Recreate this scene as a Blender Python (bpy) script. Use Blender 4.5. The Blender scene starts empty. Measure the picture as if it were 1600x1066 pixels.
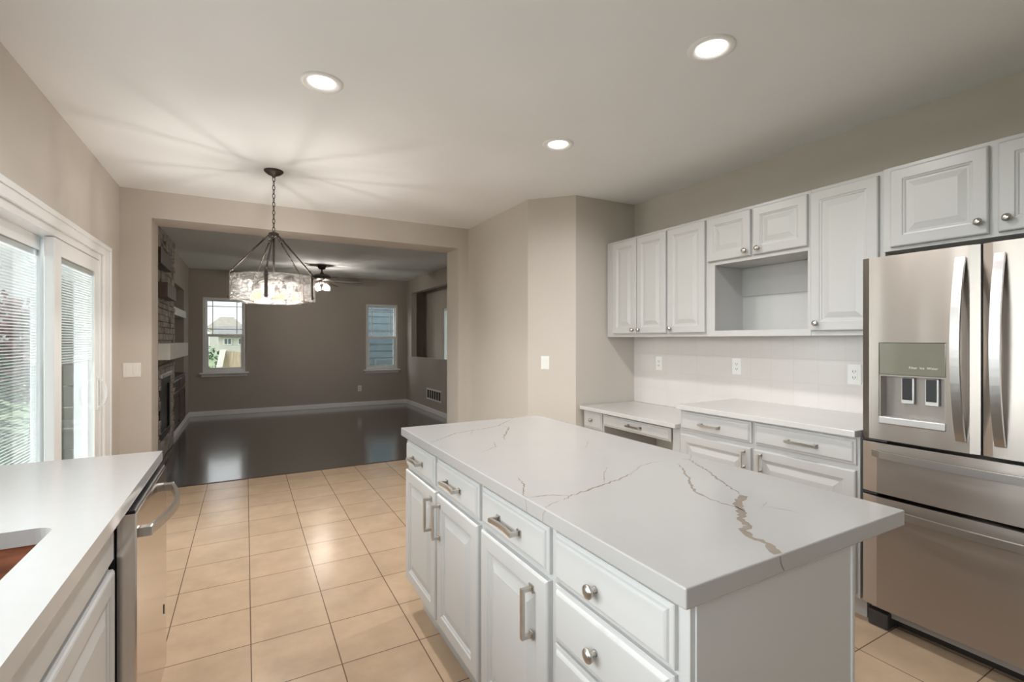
import bpy, bmesh, math, random
from mathutils import Vector, Matrix

SC = bpy.context.scene
COL = SC.collection
random.seed(7)

# ------------------------------------------------------------------ camera
YAW = math.atan2(416, 750)
cam = bpy.data.objects.new('camera', bpy.data.cameras.new('camera'))
COL.objects.link(cam)
cam.location = (0, 0, 1.35)
cam.rotation_euler = (math.pi / 2, 0, -YAW)
cam.data.sensor_width = 36
cam.data.lens = 36 * 750 / 1600
cam.data.shift_y = -2 / 1600
cam.data.clip_start = 0.02
cam.data.clip_end = 400
SC.camera = cam

# ------------------------------------------------------------------ view + world + daylight
SC.view_settings.view_transform = 'Standard'
SC.view_settings.look = 'None'
SC.view_settings.gamma = 1
SC.view_settings.exposure = 0.30
SC.view_settings.use_curve_mapping = False
SC.cycles.caustics_reflective = False
SC.cycles.caustics_refractive = False

W = bpy.data.worlds.new('sky')
SC.world = W
W.use_nodes = True
wn, wl = W.node_tree.nodes, W.node_tree.links
wn.clear()
w_out = wn.new('ShaderNodeOutputWorld')
w_bg = wn.new('ShaderNodeBackground')
w_tc = wn.new('ShaderNodeTexCoord')
w_map = wn.new('ShaderNodeMapping')
w_map.inputs['Scale'].default_value = (1, 1, 3.2)
w_no = wn.new('ShaderNodeTexNoise')
w_no.inputs['Scale'].default_value = 2.3
w_no.inputs['Detail'].default_value = 6
w_cr = wn.new('ShaderNodeValToRGB')
w_cr.color_ramp.elements[0].position = 0.40
w_cr.color_ramp.elements[0].color = (0.80, 0.89, 0.96, 1)
w_cr.color_ramp.elements[1].position = 0.60
w_cr.color_ramp.elements[1].color = (0.97, 0.985, 1.0, 1)
wl.new(w_tc.outputs['Generated'], w_map.inputs[0])
wl.new(w_map.outputs[0], w_no.inputs[0])
wl.new(w_no.outputs[0], w_cr.inputs[0])
wl.new(w_cr.outputs[0], w_bg.inputs[0])
w_bg.inputs[1].default_value = 1.4
wl.new(w_bg.outputs[0], w_out.inputs[0])

# bright hazy sun glow on the sink-window side of the house
SUN_STRENGTH = 11.5
sun = bpy.data.objects.new('sun', bpy.data.lights.new('sun', 'SUN'))
COL.objects.link(sun)
sun.data.energy = SUN_STRENGTH
sun.data.angle = math.radians(100)
sun.data.color = (0.94, 0.975, 1.0)
sun.rotation_euler = Vector((0.93, 0.06, -0.40)).to_track_quat('-Z', 'Y').to_euler()

DOWNLIGHT_W = 9.5
CHANDELIER_W = 9.8
FAN_W = 15.0

# ------------------------------------------------------------------ materials
MATS = {}


def mat(name, color=(0.8, 0.8, 0.8), rough=0.5, metal=0.0, spec=0.5, noise=0.0, nscale=8.0, bump=0.0, bscale=60.0,
        coat=0.0, emit=None, estr=0.0, aniso=0.0, stretch=None):
    m = bpy.data.materials.new(name)
    m.use_nodes = True
    N, L = m.node_tree.nodes, m.node_tree.links
    b = N['Principled BSDF']
    b.inputs['Base Color'].default_value = (*color, 1)
    b.inputs['Roughness'].default_value = rough
    b.inputs['Metallic'].default_value = metal
    b.inputs['Specular IOR Level'].default_value = spec
    b.inputs['Coat Weight'].default_value = coat
    b.inputs['Coat Roughness'].default_value = 0.08
    tc = N.new('ShaderNodeTexCoord')
    mp = N.new('ShaderNodeMapping')
    if stretch:
        mp.inputs['Scale'].default_value = stretch
    L.new(tc.outputs['Object'], mp.inputs[0])
    if noise:
        n = N.new('ShaderNodeTexNoise')
        n.inputs['Scale'].default_value = nscale
        n.inputs['Detail'].default_value = 4
        L.new(mp.outputs[0], n.inputs[0])
        r = N.new('ShaderNodeValToRGB')
        r.color_ramp.elements[0].position = 0.3
        r.color_ramp.elements[1].position = 0.7
        r.color_ramp.elements[0].color = (*[c * (1 - noise) for c in color], 1)
        r.color_ramp.elements[1].color = (*[min(1, c * (1 + noise)) for c in color], 1)
        L.new(n.outputs[0], r.inputs[0])
        L.new(r.outputs[0], b.inputs['Base Color'])
    if bump:
        n2 = N.new('ShaderNodeTexNoise')
        n2.inputs['Scale'].default_value = bscale
        n2.inputs['Detail'].default_value = 3
        L.new(mp.outputs[0], n2.inputs[0])
        bp = N.new('ShaderNodeBump')
        bp.inputs['Strength'].default_value = bump
        bp.inputs['Distance'].default_value = 0.01
        L.new(n2.outputs[0], bp.inputs['Height'])
        L.new(bp.outputs[0], b.inputs['Normal'])
    if emit:
        b.inputs['Emission Color'].default_value = (*emit, 1)
        b.inputs['Emission Strength'].default_value = estr
    if aniso:
        b.inputs['Anisotropic'].default_value = aniso
    MATS[name] = m
    return m


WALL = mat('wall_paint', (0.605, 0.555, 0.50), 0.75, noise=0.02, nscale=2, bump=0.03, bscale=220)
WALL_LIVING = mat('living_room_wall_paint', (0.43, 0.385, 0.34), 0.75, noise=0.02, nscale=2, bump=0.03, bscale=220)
CEIL = mat('ceiling_paint', (0.865, 0.88, 0.895), 0.9, noise=0.01, nscale=2, bump=0.03, bscale=180)
WHITE = mat('white_cabinet_paint', (0.53, 0.524, 0.515), 0.33, noise=0.008, nscale=3)
TRIM = mat('white_trim_paint', (0.90, 0.905, 0.91), 0.4, noise=0.01, nscale=4)
VINYL = mat('white_vinyl', (0.88, 0.885, 0.89), 0.35, noise=0.01, nscale=4)
PLATE = mat('white_plate_plastic', (0.85, 0.84, 0.81), 0.3, noise=0.01, nscale=9)
SLOT = mat('dark_slot', (0.03, 0.03, 0.03), 0.6, noise=0.1)
QUARTZ = mat('white_quartz', (0.400, 0.388, 0.378), 0.16, noise=0.015, nscale=5)
QUARTZ_PLAIN = mat('plain_white_quartz', (0.50, 0.495, 0.49), 0.12, noise=0.01, nscale=30)
QUARTZ_WALL = mat('wall_run_quartz', (0.60, 0.585, 0.57), 0.14, noise=0.015, nscale=9)
VEIN = mat('brown_quartz_vein', (0.25, 0.205, 0.17), 0.18, noise=0.14, nscale=25)
VEIN_F = mat('faint_quartz_vein', (0.30, 0.27, 0.24), 0.18, noise=0.12, nscale=25)
NICKEL = mat('brushed_nickel', (0.56, 0.53, 0.49), 0.28, metal=1.0, noise=0.05, nscale=40)
BRONZE = mat('dark_bronze', (0.075, 0.062, 0.055), 0.42, metal=0.7, noise=0.15, nscale=30)
BLACK = mat('black_plastic', (0.015, 0.015, 0.016), 0.35, noise=0.1)
RUBBER = mat('dark_grey_plastic', (0.05, 0.05, 0.052), 0.5, noise=0.1)
DARKWOOD = mat('espresso_wood', (0.055, 0.030, 0.026), 0.32, noise=0.35, nscale=9, stretch=(6, 6, 1))
DARKWOOD_EDGE = mat('lighter_espresso_wood', (0.10, 0.065, 0.055), 0.4, noise=0.3, nscale=9)  # lighter brown than the other espresso wood
LIMEWASH = mat('whitewashed_mantel', (0.70, 0.70, 0.66), 0.55, noise=0.10, nscale=7, bump=0.2, bscale=20)
STONE = mat('ledger_stone', (0.36, 0.32, 0.285), 0.85, noise=0.4, nscale=7, bump=0.7, bscale=24)
STONE_DK = mat('stone_joint', (0.10, 0.088, 0.078), 0.9, noise=0.2, nscale=10)
IRON = mat('black_iron', (0.012, 0.013, 0.014), 0.3, noise=0.2)
COPPER = mat('brown_sink_metal', (0.42, 0.20, 0.125), 0.3, metal=0.45, noise=0.35, nscale=5, stretch=(2, 9, 9))
VENTM = mat('vent_enamel', (0.74, 0.71, 0.68), 0.45, noise=0.02)
DIFFUSER = mat('lit_diffuser', (1, 1, 1), 0.5, emit=(1.0, 0.95, 0.86), estr=5.0)
SLATM = mat('white_blind_slat', (0.86, 0.87, 0.87), 0.5, noise=0.01)
GASKET = mat('grey_gasket', (0.30, 0.29, 0.28), 0.6, noise=0.05)
SILVER = mat('silver_plastic', (0.62, 0.61, 0.60), 0.3, metal=0.6, noise=0.03)


def steel(name, color, rough, horiz_streak, aniso=0.0, wob=0.02):
    m = mat(name, color, rough, metal=1.0)
    N, L = m.node_tree.nodes, m.node_tree.links
    b = N['Principled BSDF']
    tc = N.new('ShaderNodeTexCoord')
    mp = N.new('ShaderNodeMapping')
    mp.inputs['Scale'].default_value = horiz_streak
    L.new(tc.outputs['Object'], mp.inputs[0])
    # gentle oil-canning of the sheet, running up and down the door
    mp2 = N.new('ShaderNodeMapping')
    mp2.inputs['Scale'].default_value = (1, 1, 0.10)
    L.new(tc.outputs['Object'], mp2.inputs[0])
    n2 = N.new('ShaderNodeTexNoise')
    n2.inputs['Scale'].default_value = 7
    n2.inputs['Detail'].default_value = 0
    L.new(mp2.outputs[0], n2.inputs[0])
    bp = N.new('ShaderNodeBump')
    bp.inputs['Strength'].default_value = 1.0
    bp.inputs['Distance'].default_value = wob
    L.new(n2.outputs[0], bp.inputs['Height'])
    L.new(bp.outputs[0], b.inputs['Normal'])
    if aniso:
        b.inputs['Anisotropic'].default_value = aniso
        tg = N.new('ShaderNodeTangent')
        tg.direction_type = 'RADIAL'
        tg.axis = 'Z'
        L.new(tg.outputs[0], b.inputs['Tangent'])
        b.inputs['Anisotropic Rotation'].default_value = 0.25
    return m


STEEL = steel('brushed_stainless', (0.44, 0.40, 0.365), 0.32, (60, 60, 60), aniso=0.8, wob=0.007)
STEEL_DW = steel('dishwasher_stainless', (0.66, 0.60, 0.55), 0.16, (60, 60, 60), aniso=0.3, wob=0.0004)
STEEL_H = mat('satin_steel', (0.56, 0.55, 0.54), 0.30, metal=1.0, noise=0.02)


def glass_mat(name, tint=(1, 1, 1), gloss=0.08, fres=True):
    m = bpy.data.materials.new(name)
    m.use_nodes = True
    N, L = m.node_tree.nodes, m.node_tree.links
    N.clear()
    o = N.new('ShaderNodeOutputMaterial')
    mx = N.new('ShaderNodeMixShader')
    tr = N.new('ShaderNodeBsdfTransparent')
    gl = N.new('ShaderNodeBsdfGlossy')
    gl.inputs['Roughness'].default_value = 0.02
    tr.inputs[0].default_value = (*tint, 1)
    if fres:
        lw = N.new('ShaderNodeLayerWeight')
        lw.inputs[0].default_value = 0.35
        mr = N.new('ShaderNodeMapRange')
        mr.inputs['To Min'].default_value = gloss * 0.5
        mr.inputs['To Max'].default_value = min(0.8, gloss * 5)
        L.new(lw.outputs['Fresnel'], mr.inputs[0])
        L.new(mr.outputs[0], mx.inputs[0])
    else:
        mx.inputs[0].default_value = gloss
    L.new(tr.outputs[0], mx.inputs[1])
    L.new(gl.outputs[0], mx.inputs[2])
    L.new(mx.outputs[0], o.inputs[0])
    MATS[name] = m
    return m


GLASS = glass_mat('clear_window_glass', (0.97, 0.985, 0.98), 0.07)
SCREEN = glass_mat('insect_screen_mesh', (0.86, 0.86, 0.86), 0.003)


def bulb_mat(name, col, strength, mix):
    m = bpy.data.materials.new(name)
    m.use_nodes = True
    N, L = m.node_tree.nodes, m.node_tree.links
    N.clear()
    o = N.new('ShaderNodeOutputMaterial')
    mx = N.new('ShaderNodeMixShader')
    tr = N.new('ShaderNodeBsdfTransparent')
    em = N.new('ShaderNodeEmission')
    em.inputs[0].default_value = (*col, 1)
    em.inputs[1].default_value = strength
    mx.inputs[0].default_value = mix
    L.new(tr.outputs[0], mx.inputs[1])
    L.new(em.outputs[0], mx.inputs[2])
    L.new(mx.outputs[0], o.inputs[0])
    return m


BULB = bulb_mat('warm_clear_bulb', (1.0, 0.62, 0.28), 2.2, 0.45)
BULB_W = bulb_mat('fan_clear_bulb', (1.0, 0.85, 0.62), 3.0, 0.5)


def seeded_glass():
    m = bpy.data.materials.new('seeded_glass')
    m.use_nodes = True
    N, L = m.node_tree.nodes, m.node_tree.links
    N.clear()
    o = N.new('ShaderNodeOutputMaterial')
    tc = N.new('ShaderNodeTexCoord')
    mp = N.new('ShaderNodeMapping')
    mp.inputs['Scale'].default_value = (1, 1, 2.6)
    L.new(tc.outputs['Object'], mp.inputs[0])
    n = N.new('ShaderNodeTexNoise')
    n.inputs['Scale'].default_value = 24
    n.inputs['Detail'].default_value = 6
    n.inputs['Distortion'].default_value = 1.2
    L.new(mp.outputs[0], n.inputs[0])
    r = N.new('ShaderNodeValToRGB')
    r.color_ramp.elements[0].position = 0.42
    r.color_ramp.elements[0].color = (0.015, 0.015, 0.015, 1)
    r.color_ramp.elements[1].position = 0.66
    r.color_ramp.elements[1].color = (0.15, 0.15, 0.15, 1)
    L.new(n.outputs[0], r.inputs[0])
    bp = N.new('ShaderNodeBump')
    bp.inputs['Strength'].default_value = 0.9
    bp.inputs['Distance'].default_value = 0.01
    L.new(n.outputs[0], bp.inputs['Height'])
    tr = N.new('ShaderNodeBsdfTransparent')
    r2 = N.new('ShaderNodeValToRGB')
    r2.color_ramp.elements[0].position = 0.36
    r2.color_ramp.elements[0].color = (0.93, 0.92, 0.91, 1)
    r2.color_ramp.elements[1].position = 0.64
    r2.color_ramp.elements[1].color = (0.52, 0.50, 0.48, 1)
    L.new(n.outputs[0], r2.inputs[0])
    L.new(r2.outputs[0], tr.inputs[0])
    tl = N.new('ShaderNodeBsdfTranslucent')
    tl.inputs[0].default_value = (0.40, 0.385, 0.37, 1)
    gl = N.new('ShaderNodeBsdfGlossy')
    gl.inputs['Roughness'].default_value = 0.08
    L.new(bp.outputs[0], gl.inputs['Normal'])
    m1 = N.new('ShaderNodeMixShader')
    L.new(r.outputs[0], m1.inputs[0])
    L.new(tr.outputs[0], m1.inputs[1])
    L.new(tl.outputs[0], m1.inputs[2])
    m2 = N.new('ShaderNodeMixShader')
    m2.inputs[0].default_value = 0.20
    L.new(m1.outputs[0], m2.inputs[1])
    L.new(gl.outputs[0], m2.inputs[2])
    L.new(m2.outputs[0], o.inputs[0])
    return m


SEEDED = seeded_glass()


def dispenser_glass():
    return mat('green_reflection_control_glass', (0.16, 0.165, 0.125), 0.05, spec=1.0, coat=1.0, noise=0.05)  # green reflection of the garden put into the base colour


DISP = dispenser_glass()


def tile_mat(name, c1, c2, mortar, bw, bh, msize, off, rough, loc, bump=0.4, mottle=0.12, swap=None, offset=0.0):
    m = bpy.data.materials.new(name)
    m.use_nodes = True
    N, L = m.node_tree.nodes, m.node_tree.links
    b = N['Principled BSDF']
    tc = N.new('ShaderNodeTexCoord')
    mp = N.new('ShaderNodeMapping')
    mp.inputs['Location'].default_value = loc
    if swap:
        mp.inputs['Rotation'].default_value = swap
    L.new(tc.outputs['Object'], mp.inputs[0])
    br = N.new('ShaderNodeTexBrick')
    br.offset = offset
    br.squash = 1.0
    br.inputs['Scale'].default_value = 1
    br.inputs['Color1'].default_value = (*c1, 1)
    br.inputs['Color2'].default_value = (*c2, 1)
    br.inputs['Mortar'].default_value = (*mortar, 1)
    br.inputs['Mortar Size'].default_value = msize
    br.inputs['Mortar Smooth'].default_value = 0.1
    br.inputs['Brick Width'].default_value = bw
    br.inputs['Row Height'].default_value = bh
    L.new(mp.outputs[0], br.inputs[0])
    n = N.new('ShaderNodeTexNoise')
    n.inputs['Scale'].default_value = 5
    n.inputs['Detail'].default_value = 7
    n.inputs['Roughness'].default_value = 0.65
    L.new(tc.outputs['Object'], n.inputs[0])
    mr = N.new('ShaderNodeMapRange')
    mr.inputs['From Min'].default_value = 0.3
    mr.inputs['From Max'].default_value = 0.7
    mr.inputs['To Min'].default_value = 1 - mottle
    mr.inputs['To Max'].default_value = 1 + mottle
    L.new(n.outputs[0], mr.inputs[0])
    mu = N.new('ShaderNodeVectorMath')
    mu.operation = 'SCALE'
    L.new(br.outputs['Color'], mu.inputs[0])
    L.new(mr.outputs[0], mu.inputs['Scale'])
    L.new(mu.outputs[0], b.inputs['Base Color'])
    b.inputs['Roughness'].default_value = rough
    bp = N.new('ShaderNodeBump')
    bp.inputs['Strength'].default_value = bump
    bp.inputs['Distance'].default_value = 0.002
    bp.invert = True
    L.new(br.outputs['Fac'], bp.inputs['Height'])
    L.new(bp.outputs[0], b.inputs['Normal'])
    MATS[name] = m
    return m


# tile joints fall on x = 0.02 + 0.331k and y = 2.42 + 0.331k
TILE = tile_mat('beige_floor_tile', (0.52, 0.375, 0.255), (0.57, 0.415, 0.285), (0.17, 0.11, 0.075), 0.331, 0.331, 0.0024,
                0, 0.21, (-0.02 + 0.331 * 10, -2.42 + 0.331 * 20, 0), mottle=0.10)
SPLASH = tile_mat('white_backsplash_tile', (0.70, 0.655, 0.63), (0.715, 0.67, 0.645), (0.685, 0.64, 0.615), 0.0, 0.0, 0.002,
                  0, 0.18, (0, 0, 0), mottle=0.01)


def splash_setup():
    m = SPLASH
    N, L = m.node_tree.nodes, m.node_tree.links
    br = [n for n in N if n.type == 'TEX_BRICK'][0]
    mp = [n for n in N if n.type == 'MAPPING'][0]
    br.inputs['Brick Width'].default_value = 0.155
    br.inputs['Row Height'].default_value = 0.155
    sx = N.new('ShaderNodeSeparateXYZ')
    cb = N.new('ShaderNodeCombineXYZ')
    L.new(mp.outputs[0], sx.inputs[0])
    L.new(sx.outputs['Y'], cb.inputs['X'])
    L.new(sx.outputs['Z'], cb.inputs['Y'])
    L.new(cb.outputs[0], br.inputs[0])
    mp.inputs['Location'].default_value = (0, 10 * 0.155, 0.015)


splash_setup()


def wood_floor():
    m = bpy.data.materials.new('dark_wood_floor')
    m.use_nodes = True
    N, L = m.node_tree.nodes, m.node_tree.links
    b = N['Principled BSDF']
    tc = N.new('ShaderNodeTexCoord')
    rot = N.new('ShaderNodeMapping')
    rot.inputs['Rotation'].default_value = (0, 0, math.pi / 2)
    rot.inputs['Location'].default_value = (20, 20, 0)
    L.new(tc.outputs['Object'], rot.inputs[0])
    br = N.new('ShaderNodeTexBrick')
    br.offset = 0.37
    br.inputs['Scale'].default_value = 1
    br.inputs['Brick Width'].default_value = 1.3
    br.inputs['Row Height'].default_value = 0.125
    br.inputs['Mortar Size'].default_value = 0.0012
    br.inputs['Color1'].default_value = (0.046, 0.036, 0.032, 1)
    br.inputs['Color2'].default_value = (0.058, 0.046, 0.041, 1)
    br.inputs['Mortar'].default_value = (0.015, 0.011, 0.010, 1)
    L.new(rot.outputs[0], br.inputs[0])
    mp = N.new('ShaderNodeMapping')
    mp.inputs['Scale'].default_value = (1, 0.22, 1)
    L.new(tc.outputs['Object'], mp.inputs[0])
    wv = N.new('ShaderNodeTexWave')
    wv.wave_type = 'RINGS'
    wv.inputs['Scale'].default_value = 7
    wv.inputs['Distortion'].default_value = 9
    wv.inputs['Detail'].default_value = 3
    wv.inputs['Detail Scale'].default_value = 2.2
    L.new(mp.outputs[0], wv.inputs[0])
    mr = N.new('ShaderNodeMapRange')
    mr.inputs['To Min'].default_value = 0.9
    mr.inputs['To Max'].default_value = 1.1
    L.new(wv.outputs['Fac'], mr.inputs[0])
    mu = N.new('ShaderNodeVectorMath')
    mu.operation = 'SCALE'
    L.new(br.outputs[0], mu.inputs[0])
    L.new(mr.outputs[0], mu.inputs['Scale'])
    L.new(mu.outputs[0], b.inputs['Base Color'])
    mr2 = N.new('ShaderNodeMapRange')
    mr2.inputs['To Min'].default_value = 0.17
    mr2.inputs['To Max'].default_value = 0.22
    L.new(wv.outputs['Fac'], mr2.inputs[0])
    L.new(mr2.outputs[0], b.inputs['Roughness'])
    b.inputs['Specular IOR Level'].default_value = 0.9
    b.inputs['Coat Weight'].default_value = 1.0
    b.inputs['Coat IOR'].default_value = 2.0
    b.inputs['Coat Roughness'].default_value = 0.13
    bp = N.new('ShaderNodeBump')
    bp.inputs['Strength'].default_value = 0.16
    bp.inputs['Distance'].default_value = 0.002
    L.new(wv.outputs['Fac'], bp.inputs['Height'])
    L.new(bp.outputs[0], b.inputs['Normal'])
    return m


WOODFLOOR = wood_floor()

# exterior materials
LAWN = mat('lawn', (0.22, 0.27, 0.15), 0.9, noise=0.35, nscale=3, bump=0.5, bscale=20)
PATIO = mat('patio_concrete', (0.72, 0.70, 0.67), 0.85, noise=0.08, nscale=4)
LEAF_A = mat('spruce_needles', (0.075, 0.16, 0.10), 0.7, noise=0.4, nscale=3)
LEAF_B = mat('bush_leaves', (0.22, 0.40, 0.10), 0.6, noise=0.4, nscale=4)
LEAF_C = mat('dark_green_leaves', (0.09, 0.20, 0.07), 0.6, noise=0.4, nscale=4)
LEAF_R = mat('plum_leaves', (0.42, 0.22, 0.25), 0.6, noise=0.35, nscale=4)
BARK = mat('bark', (0.16, 0.11, 0.08), 0.9, noise=0.3, nscale=12)
FENCEM = mat('pale_cedar', (0.58, 0.46, 0.31), 0.8, noise=0.2, nscale=4, stretch=(9, 9, 1))
BOARDM = mat('painted_board', (0.82, 0.78, 0.70), 0.6, noise=0.04)
SIDING_W = mat('cream_siding', (0.58, 0.555, 0.50), 0.7, noise=0.03)
SIDING_B = mat('blue_grey_siding', (0.125, 0.160, 0.185), 0.65, noise=0.10, nscale=5)
ROOFM = mat('grey_shingles', (0.15, 0.145, 0.14), 0.9, noise=0.2, nscale=3)
ROOFM2 = mat('tan_shingles', (0.22, 0.20, 0.165), 0.9, noise=0.15, nscale=3)
HOUSEGLASS = mat('dark_house_glass', (0.12, 0.15, 0.18), 0.08, noise=0.1)
POSTM = mat('cream_post_paint', (0.46, 0.43, 0.38), 0.6, noise=0.03)

# ------------------------------------------------------------------ helpers
OFF = {}


class MB:
    def __init__(self):
        self.bm = bmesh.new()
        self.mi = 0

    def _fin(self, faces):
        for f in faces:
            f.material_index = self.mi

    def box(self, x0, x1, y0, y1, z0, z1, bev=0.0, seg=2):
        tmp = bmesh.new()
        vs = [tmp.verts.new((x, y, z)) for z in (z0, z1) for y in (y0, y1) for x in (x0, x1)]
        for q in ((0, 2, 3, 1), (4, 5, 7, 6), (0, 1, 5, 4), (2, 6, 7, 3), (0, 4, 6, 2), (1, 3, 7, 5)):
            tmp.faces.new([vs[i] for i in q])
        if bev:
            bmesh.ops.bevel(tmp, geom=tmp.edges[:], offset=bev, segments=seg, affect='EDGES', profile=0.5)
        self.merge(tmp)
        return self

    def merge(self, tmp):
        bmesh.ops.recalc_face_normals(tmp, faces=tmp.faces[:])
        mp = {}
        for v in tmp.verts:
            mp[v] = self.bm.verts.new(v.co)
        for f in tmp.faces:
            nf = self.bm.faces.new([mp[v] for v in f.verts])
            nf.material_index = self.mi
            nf.smooth = f.smooth
        tmp.free()

    def prism(self, poly, z0, z1):
        tmp = bmesh.new()
        a = [tmp.verts.new((x, y, z0)) for x, y in poly]
        b = [tmp.verts.new((x, y, z1)) for x, y in poly]
        tmp.faces.new(a[::-1])
        tmp.faces.new(b)
        n = len(poly)
        for i in range(n):
            tmp.faces.new([a[i], a[(i + 1) % n], b[(i + 1) % n], b[i]])
        self.merge(tmp)
        return self

    def rings(self, rings, cap0=True, cap1=True, closed=True, smooth=False):
        tmp = bmesh.new()
        R = [[tmp.verts.new(p) for p in r] for r in rings]
        for a, b in zip(R, R[1:]):
            n = len(a)
            for i in range(n if closed else n - 1):
                j = (i + 1) % n
                f = tmp.faces.new([a[i], a[j], b[j], b[i]])
                f.smooth = smooth
        if cap0:
            tmp.faces.new(R[0][::-1])
        if cap1:
            tmp.faces.new(R[-1])
        self.merge(tmp)
        return self

    def lathe(self, c, prof, axis='Z', n=32, smooth=True, cap0=True, cap1=True):
        """prof: (radius, height along axis)"""
        c = Vector(c)
        rs = []
        for r, h in prof:
            ring = []
            for i in range(n):
                a = 2 * math.pi * i / n
                u, v = r * math.cos(a), r * math.sin(a)
                if axis == 'Z':
                    p = (u, v, h)
                elif axis == 'X':
                    p = (h, u, v)
                elif axis == '-X':
                    p = (-h, u, v)
                else:
                    p = (u, h, v)
                ring.append(c + Vector(p))
            rs.append(ring)
        return self.rings(rs, cap0, cap1, smooth=smooth)

    def tube(self, pts, r, n=10, closed=False, smooth=True):
        pts = [Vector(p) for p in pts]
        rr = r if isinstance(r, (list, tuple)) else [r] * len(pts)
        rs = []
        prev = None
        N = len(pts)
        for i, p in enumerate(pts):
            if closed:
                t = pts[(i + 1) % N] - pts[i - 1]
            else:
                t = pts[min(i + 1, N - 1)] - pts[max(i - 1, 0)]
            t.normalize()
            if prev is None:
                u = t.orthogonal().normalized()
            else:
                u = (prev - t * prev.dot(t)).normalized()
            prev = u
            v = t.cross(u)
            rs.append([p + rr[i] * (math.cos(2 * math.pi * k / n) * u + math.sin(2 * math.pi * k / n) * v) for k in range(n)])
        if closed:
            rs.append(rs[0])
            return self.rings(rs, False, False, smooth=smooth)
        return self.rings(rs, smooth=smooth)

    def sweep(self, pts, side, w, t):
        """rectangular bar along pts; w = width along the side vector, t = thickness across it"""
        pts = [Vector(p) for p in pts]
        s = Vector(side).normalized()
        rs = []
        N = len(pts)
        for i, p in enumerate(pts):
            a = pts[i] - pts[i - 1] if i > 0 else pts[1] - pts[0]
            b = pts[i + 1] - pts[i] if i < N - 1 else pts[-1] - pts[-2]
            a, b = a.normalized(), b.normalized()
            tg = (a + b).normalized()
            nn = tg.cross(s).normalized()
            k = 1 / max(0.35, tg.dot(a))
            tt = t * k
            rs.append([p + s * w / 2 + nn * tt / 2, p - s * w / 2 + nn * tt / 2, p - s * w / 2 - nn * tt / 2, p + s * w / 2 - nn * tt / 2])
        return self.rings(rs)

    def front(self, d, plane, a0, a1, z0, z1, prof):
        """raised-panel front: d = '-X' or '+X' outward; prof = (inset, out)"""
        s = -1 if d == '-X' else 1
        rs = []
        for ins, out in prof:
            x = plane + s * out
            rs.append([(x, a0 + ins, z0 + ins), (x, a1 - ins, z0 + ins), (x, a1 - ins, z1 - ins), (x, a0 + ins, z1 - ins)])
        return self.rings(rs)

    def build(self, name, m, parent=None, smooth_all=False):
        me = bpy.data.meshes.new(name)
        off = OFF.get(parent.name, Vector((0, 0, 0))) if parent else Vector((0, 0, 0))
        if off.length:
            bmesh.ops.translate(self.bm, verts=self.bm.verts[:], vec=-off)
        if smooth_all:
            for f in self.bm.faces:
                f.smooth = True
        self.bm.to_mesh(me)
        self.bm.free()
        for mm in (m if isinstance(m, (list, tuple)) else [m]):
            me.materials.append(mm)
        o = bpy.data.objects.new(name, me)
        COL.objects.link(o)
        if parent:
            o.parent = parent
            OFF[o.name] = off
        return o


def thing(name, label, cat, loc, group=None):
    o = bpy.data.objects.new(name, None)
    o.empty_display_size = 0.1
    COL.objects.link(o)
    o.location = loc
    o['label'] = label
    o['category'] = cat
    if group:
        o['group'] = group
    OFF[o.name] = Vector(loc)
    return o


def tag(o, label, cat, group=None):
    o['label'] = label
    o['category'] = cat
    if group:
        o['group'] = group
    return o


def struct(o):
    o['kind'] = 'structure'
    return o


def dup(root, loc, label, group=None):
    r = root.copy()
    COL.objects.link(r)
    r.location = loc
    r['label'] = label
    if group:
        r['group'] = group

    def rec(src, dst):
        for ch in list(src.children):
            c = ch.copy()
            COL.objects.link(c)
            c.parent = dst
            rec(ch, c)
    rec(root, r)
    return r


DOOR_PROF = [(0, 0), (0, .014), (.003, .018), (.007, .020), (.050, .020), (.054, .0165), (.060, .0150), (.064, .0115), (.072, .0115),
             (.098, .0185), (.101, .0195)]
DRAWER_PROF = [(0, 0), (0, .009), (.002, .011), (.010, .0125), (.013, .017), (.017, .0195), (.020, .020)]

# ------------------------------------------------------------------ room shell
CEILZ = 2.60
XL, XR = -0.90, 3.155
YB, YD0, YD1, YF = -2.40, 4.98, 5.32, 10.05

m = MB(); m.box(XL - .15, XR + .15, YB - .15, YD1 - .01, -.10, 0)
struct(m.build('floor', TILE))
m = MB(); m.box(XL - .15, 3.5, YD1 + .01, YF + .15, -.10, 0)
struct(m.build('floor_living_room', WOODFLOOR))
m = MB(); m.box(-.69, 2.075, YD1 - .012, YD1 + .014, -.05, .004, .001)
struct(m.build('trim_1', DARKWOOD))
m = MB(); m.box(XL - .15, 3.6, YB - .15, YF + .15, CEILZ, CEILZ + .1)
struct(m.build('ceiling', CEIL))

# left wall: sliding door opening and the added window over the sink
DY0, DY1, DZ = 2.56, 4.42, 1.955
SY0, SY1, SZ0, SZ1 = -1.5, 1.75, 1.02, 2.30
m = MB()
m.box(XL - .15, XL, YB - .15, SY0, 0, CEILZ)
m.box(XL - .15, XL, SY0, SY1, 0, SZ0)
m.box(XL - .15, XL, SY0, SY1, SZ1, CEILZ)
m.box(XL - .15, XL, SY1, DY0, 0, CEILZ)
m.box(XL - .15, XL, DY0, DY1, DZ, CEILZ)
m.box(XL - .15, XL, DY1, YD1, 0, CEILZ)
struct(m.build('wall_left', WALL))
m = MB()
m.box(XL, -.69, YD0, YD1, 0, CEILZ)
m.box(-.69, 2.075, YD0, YD1, 2.372, CEILZ)
m.box(2.075, 3.0, YD0, YD1, 0, CEILZ)
struct(m.build('wall_divider', WALL))
m = MB()
m.prism([(2.2, YD0), (2.2, 3.675), (2.495, 3.36), (XR, 3.345), (XR + .15, 3.345), (XR + .15, YD0)], 0, CEILZ)
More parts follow.
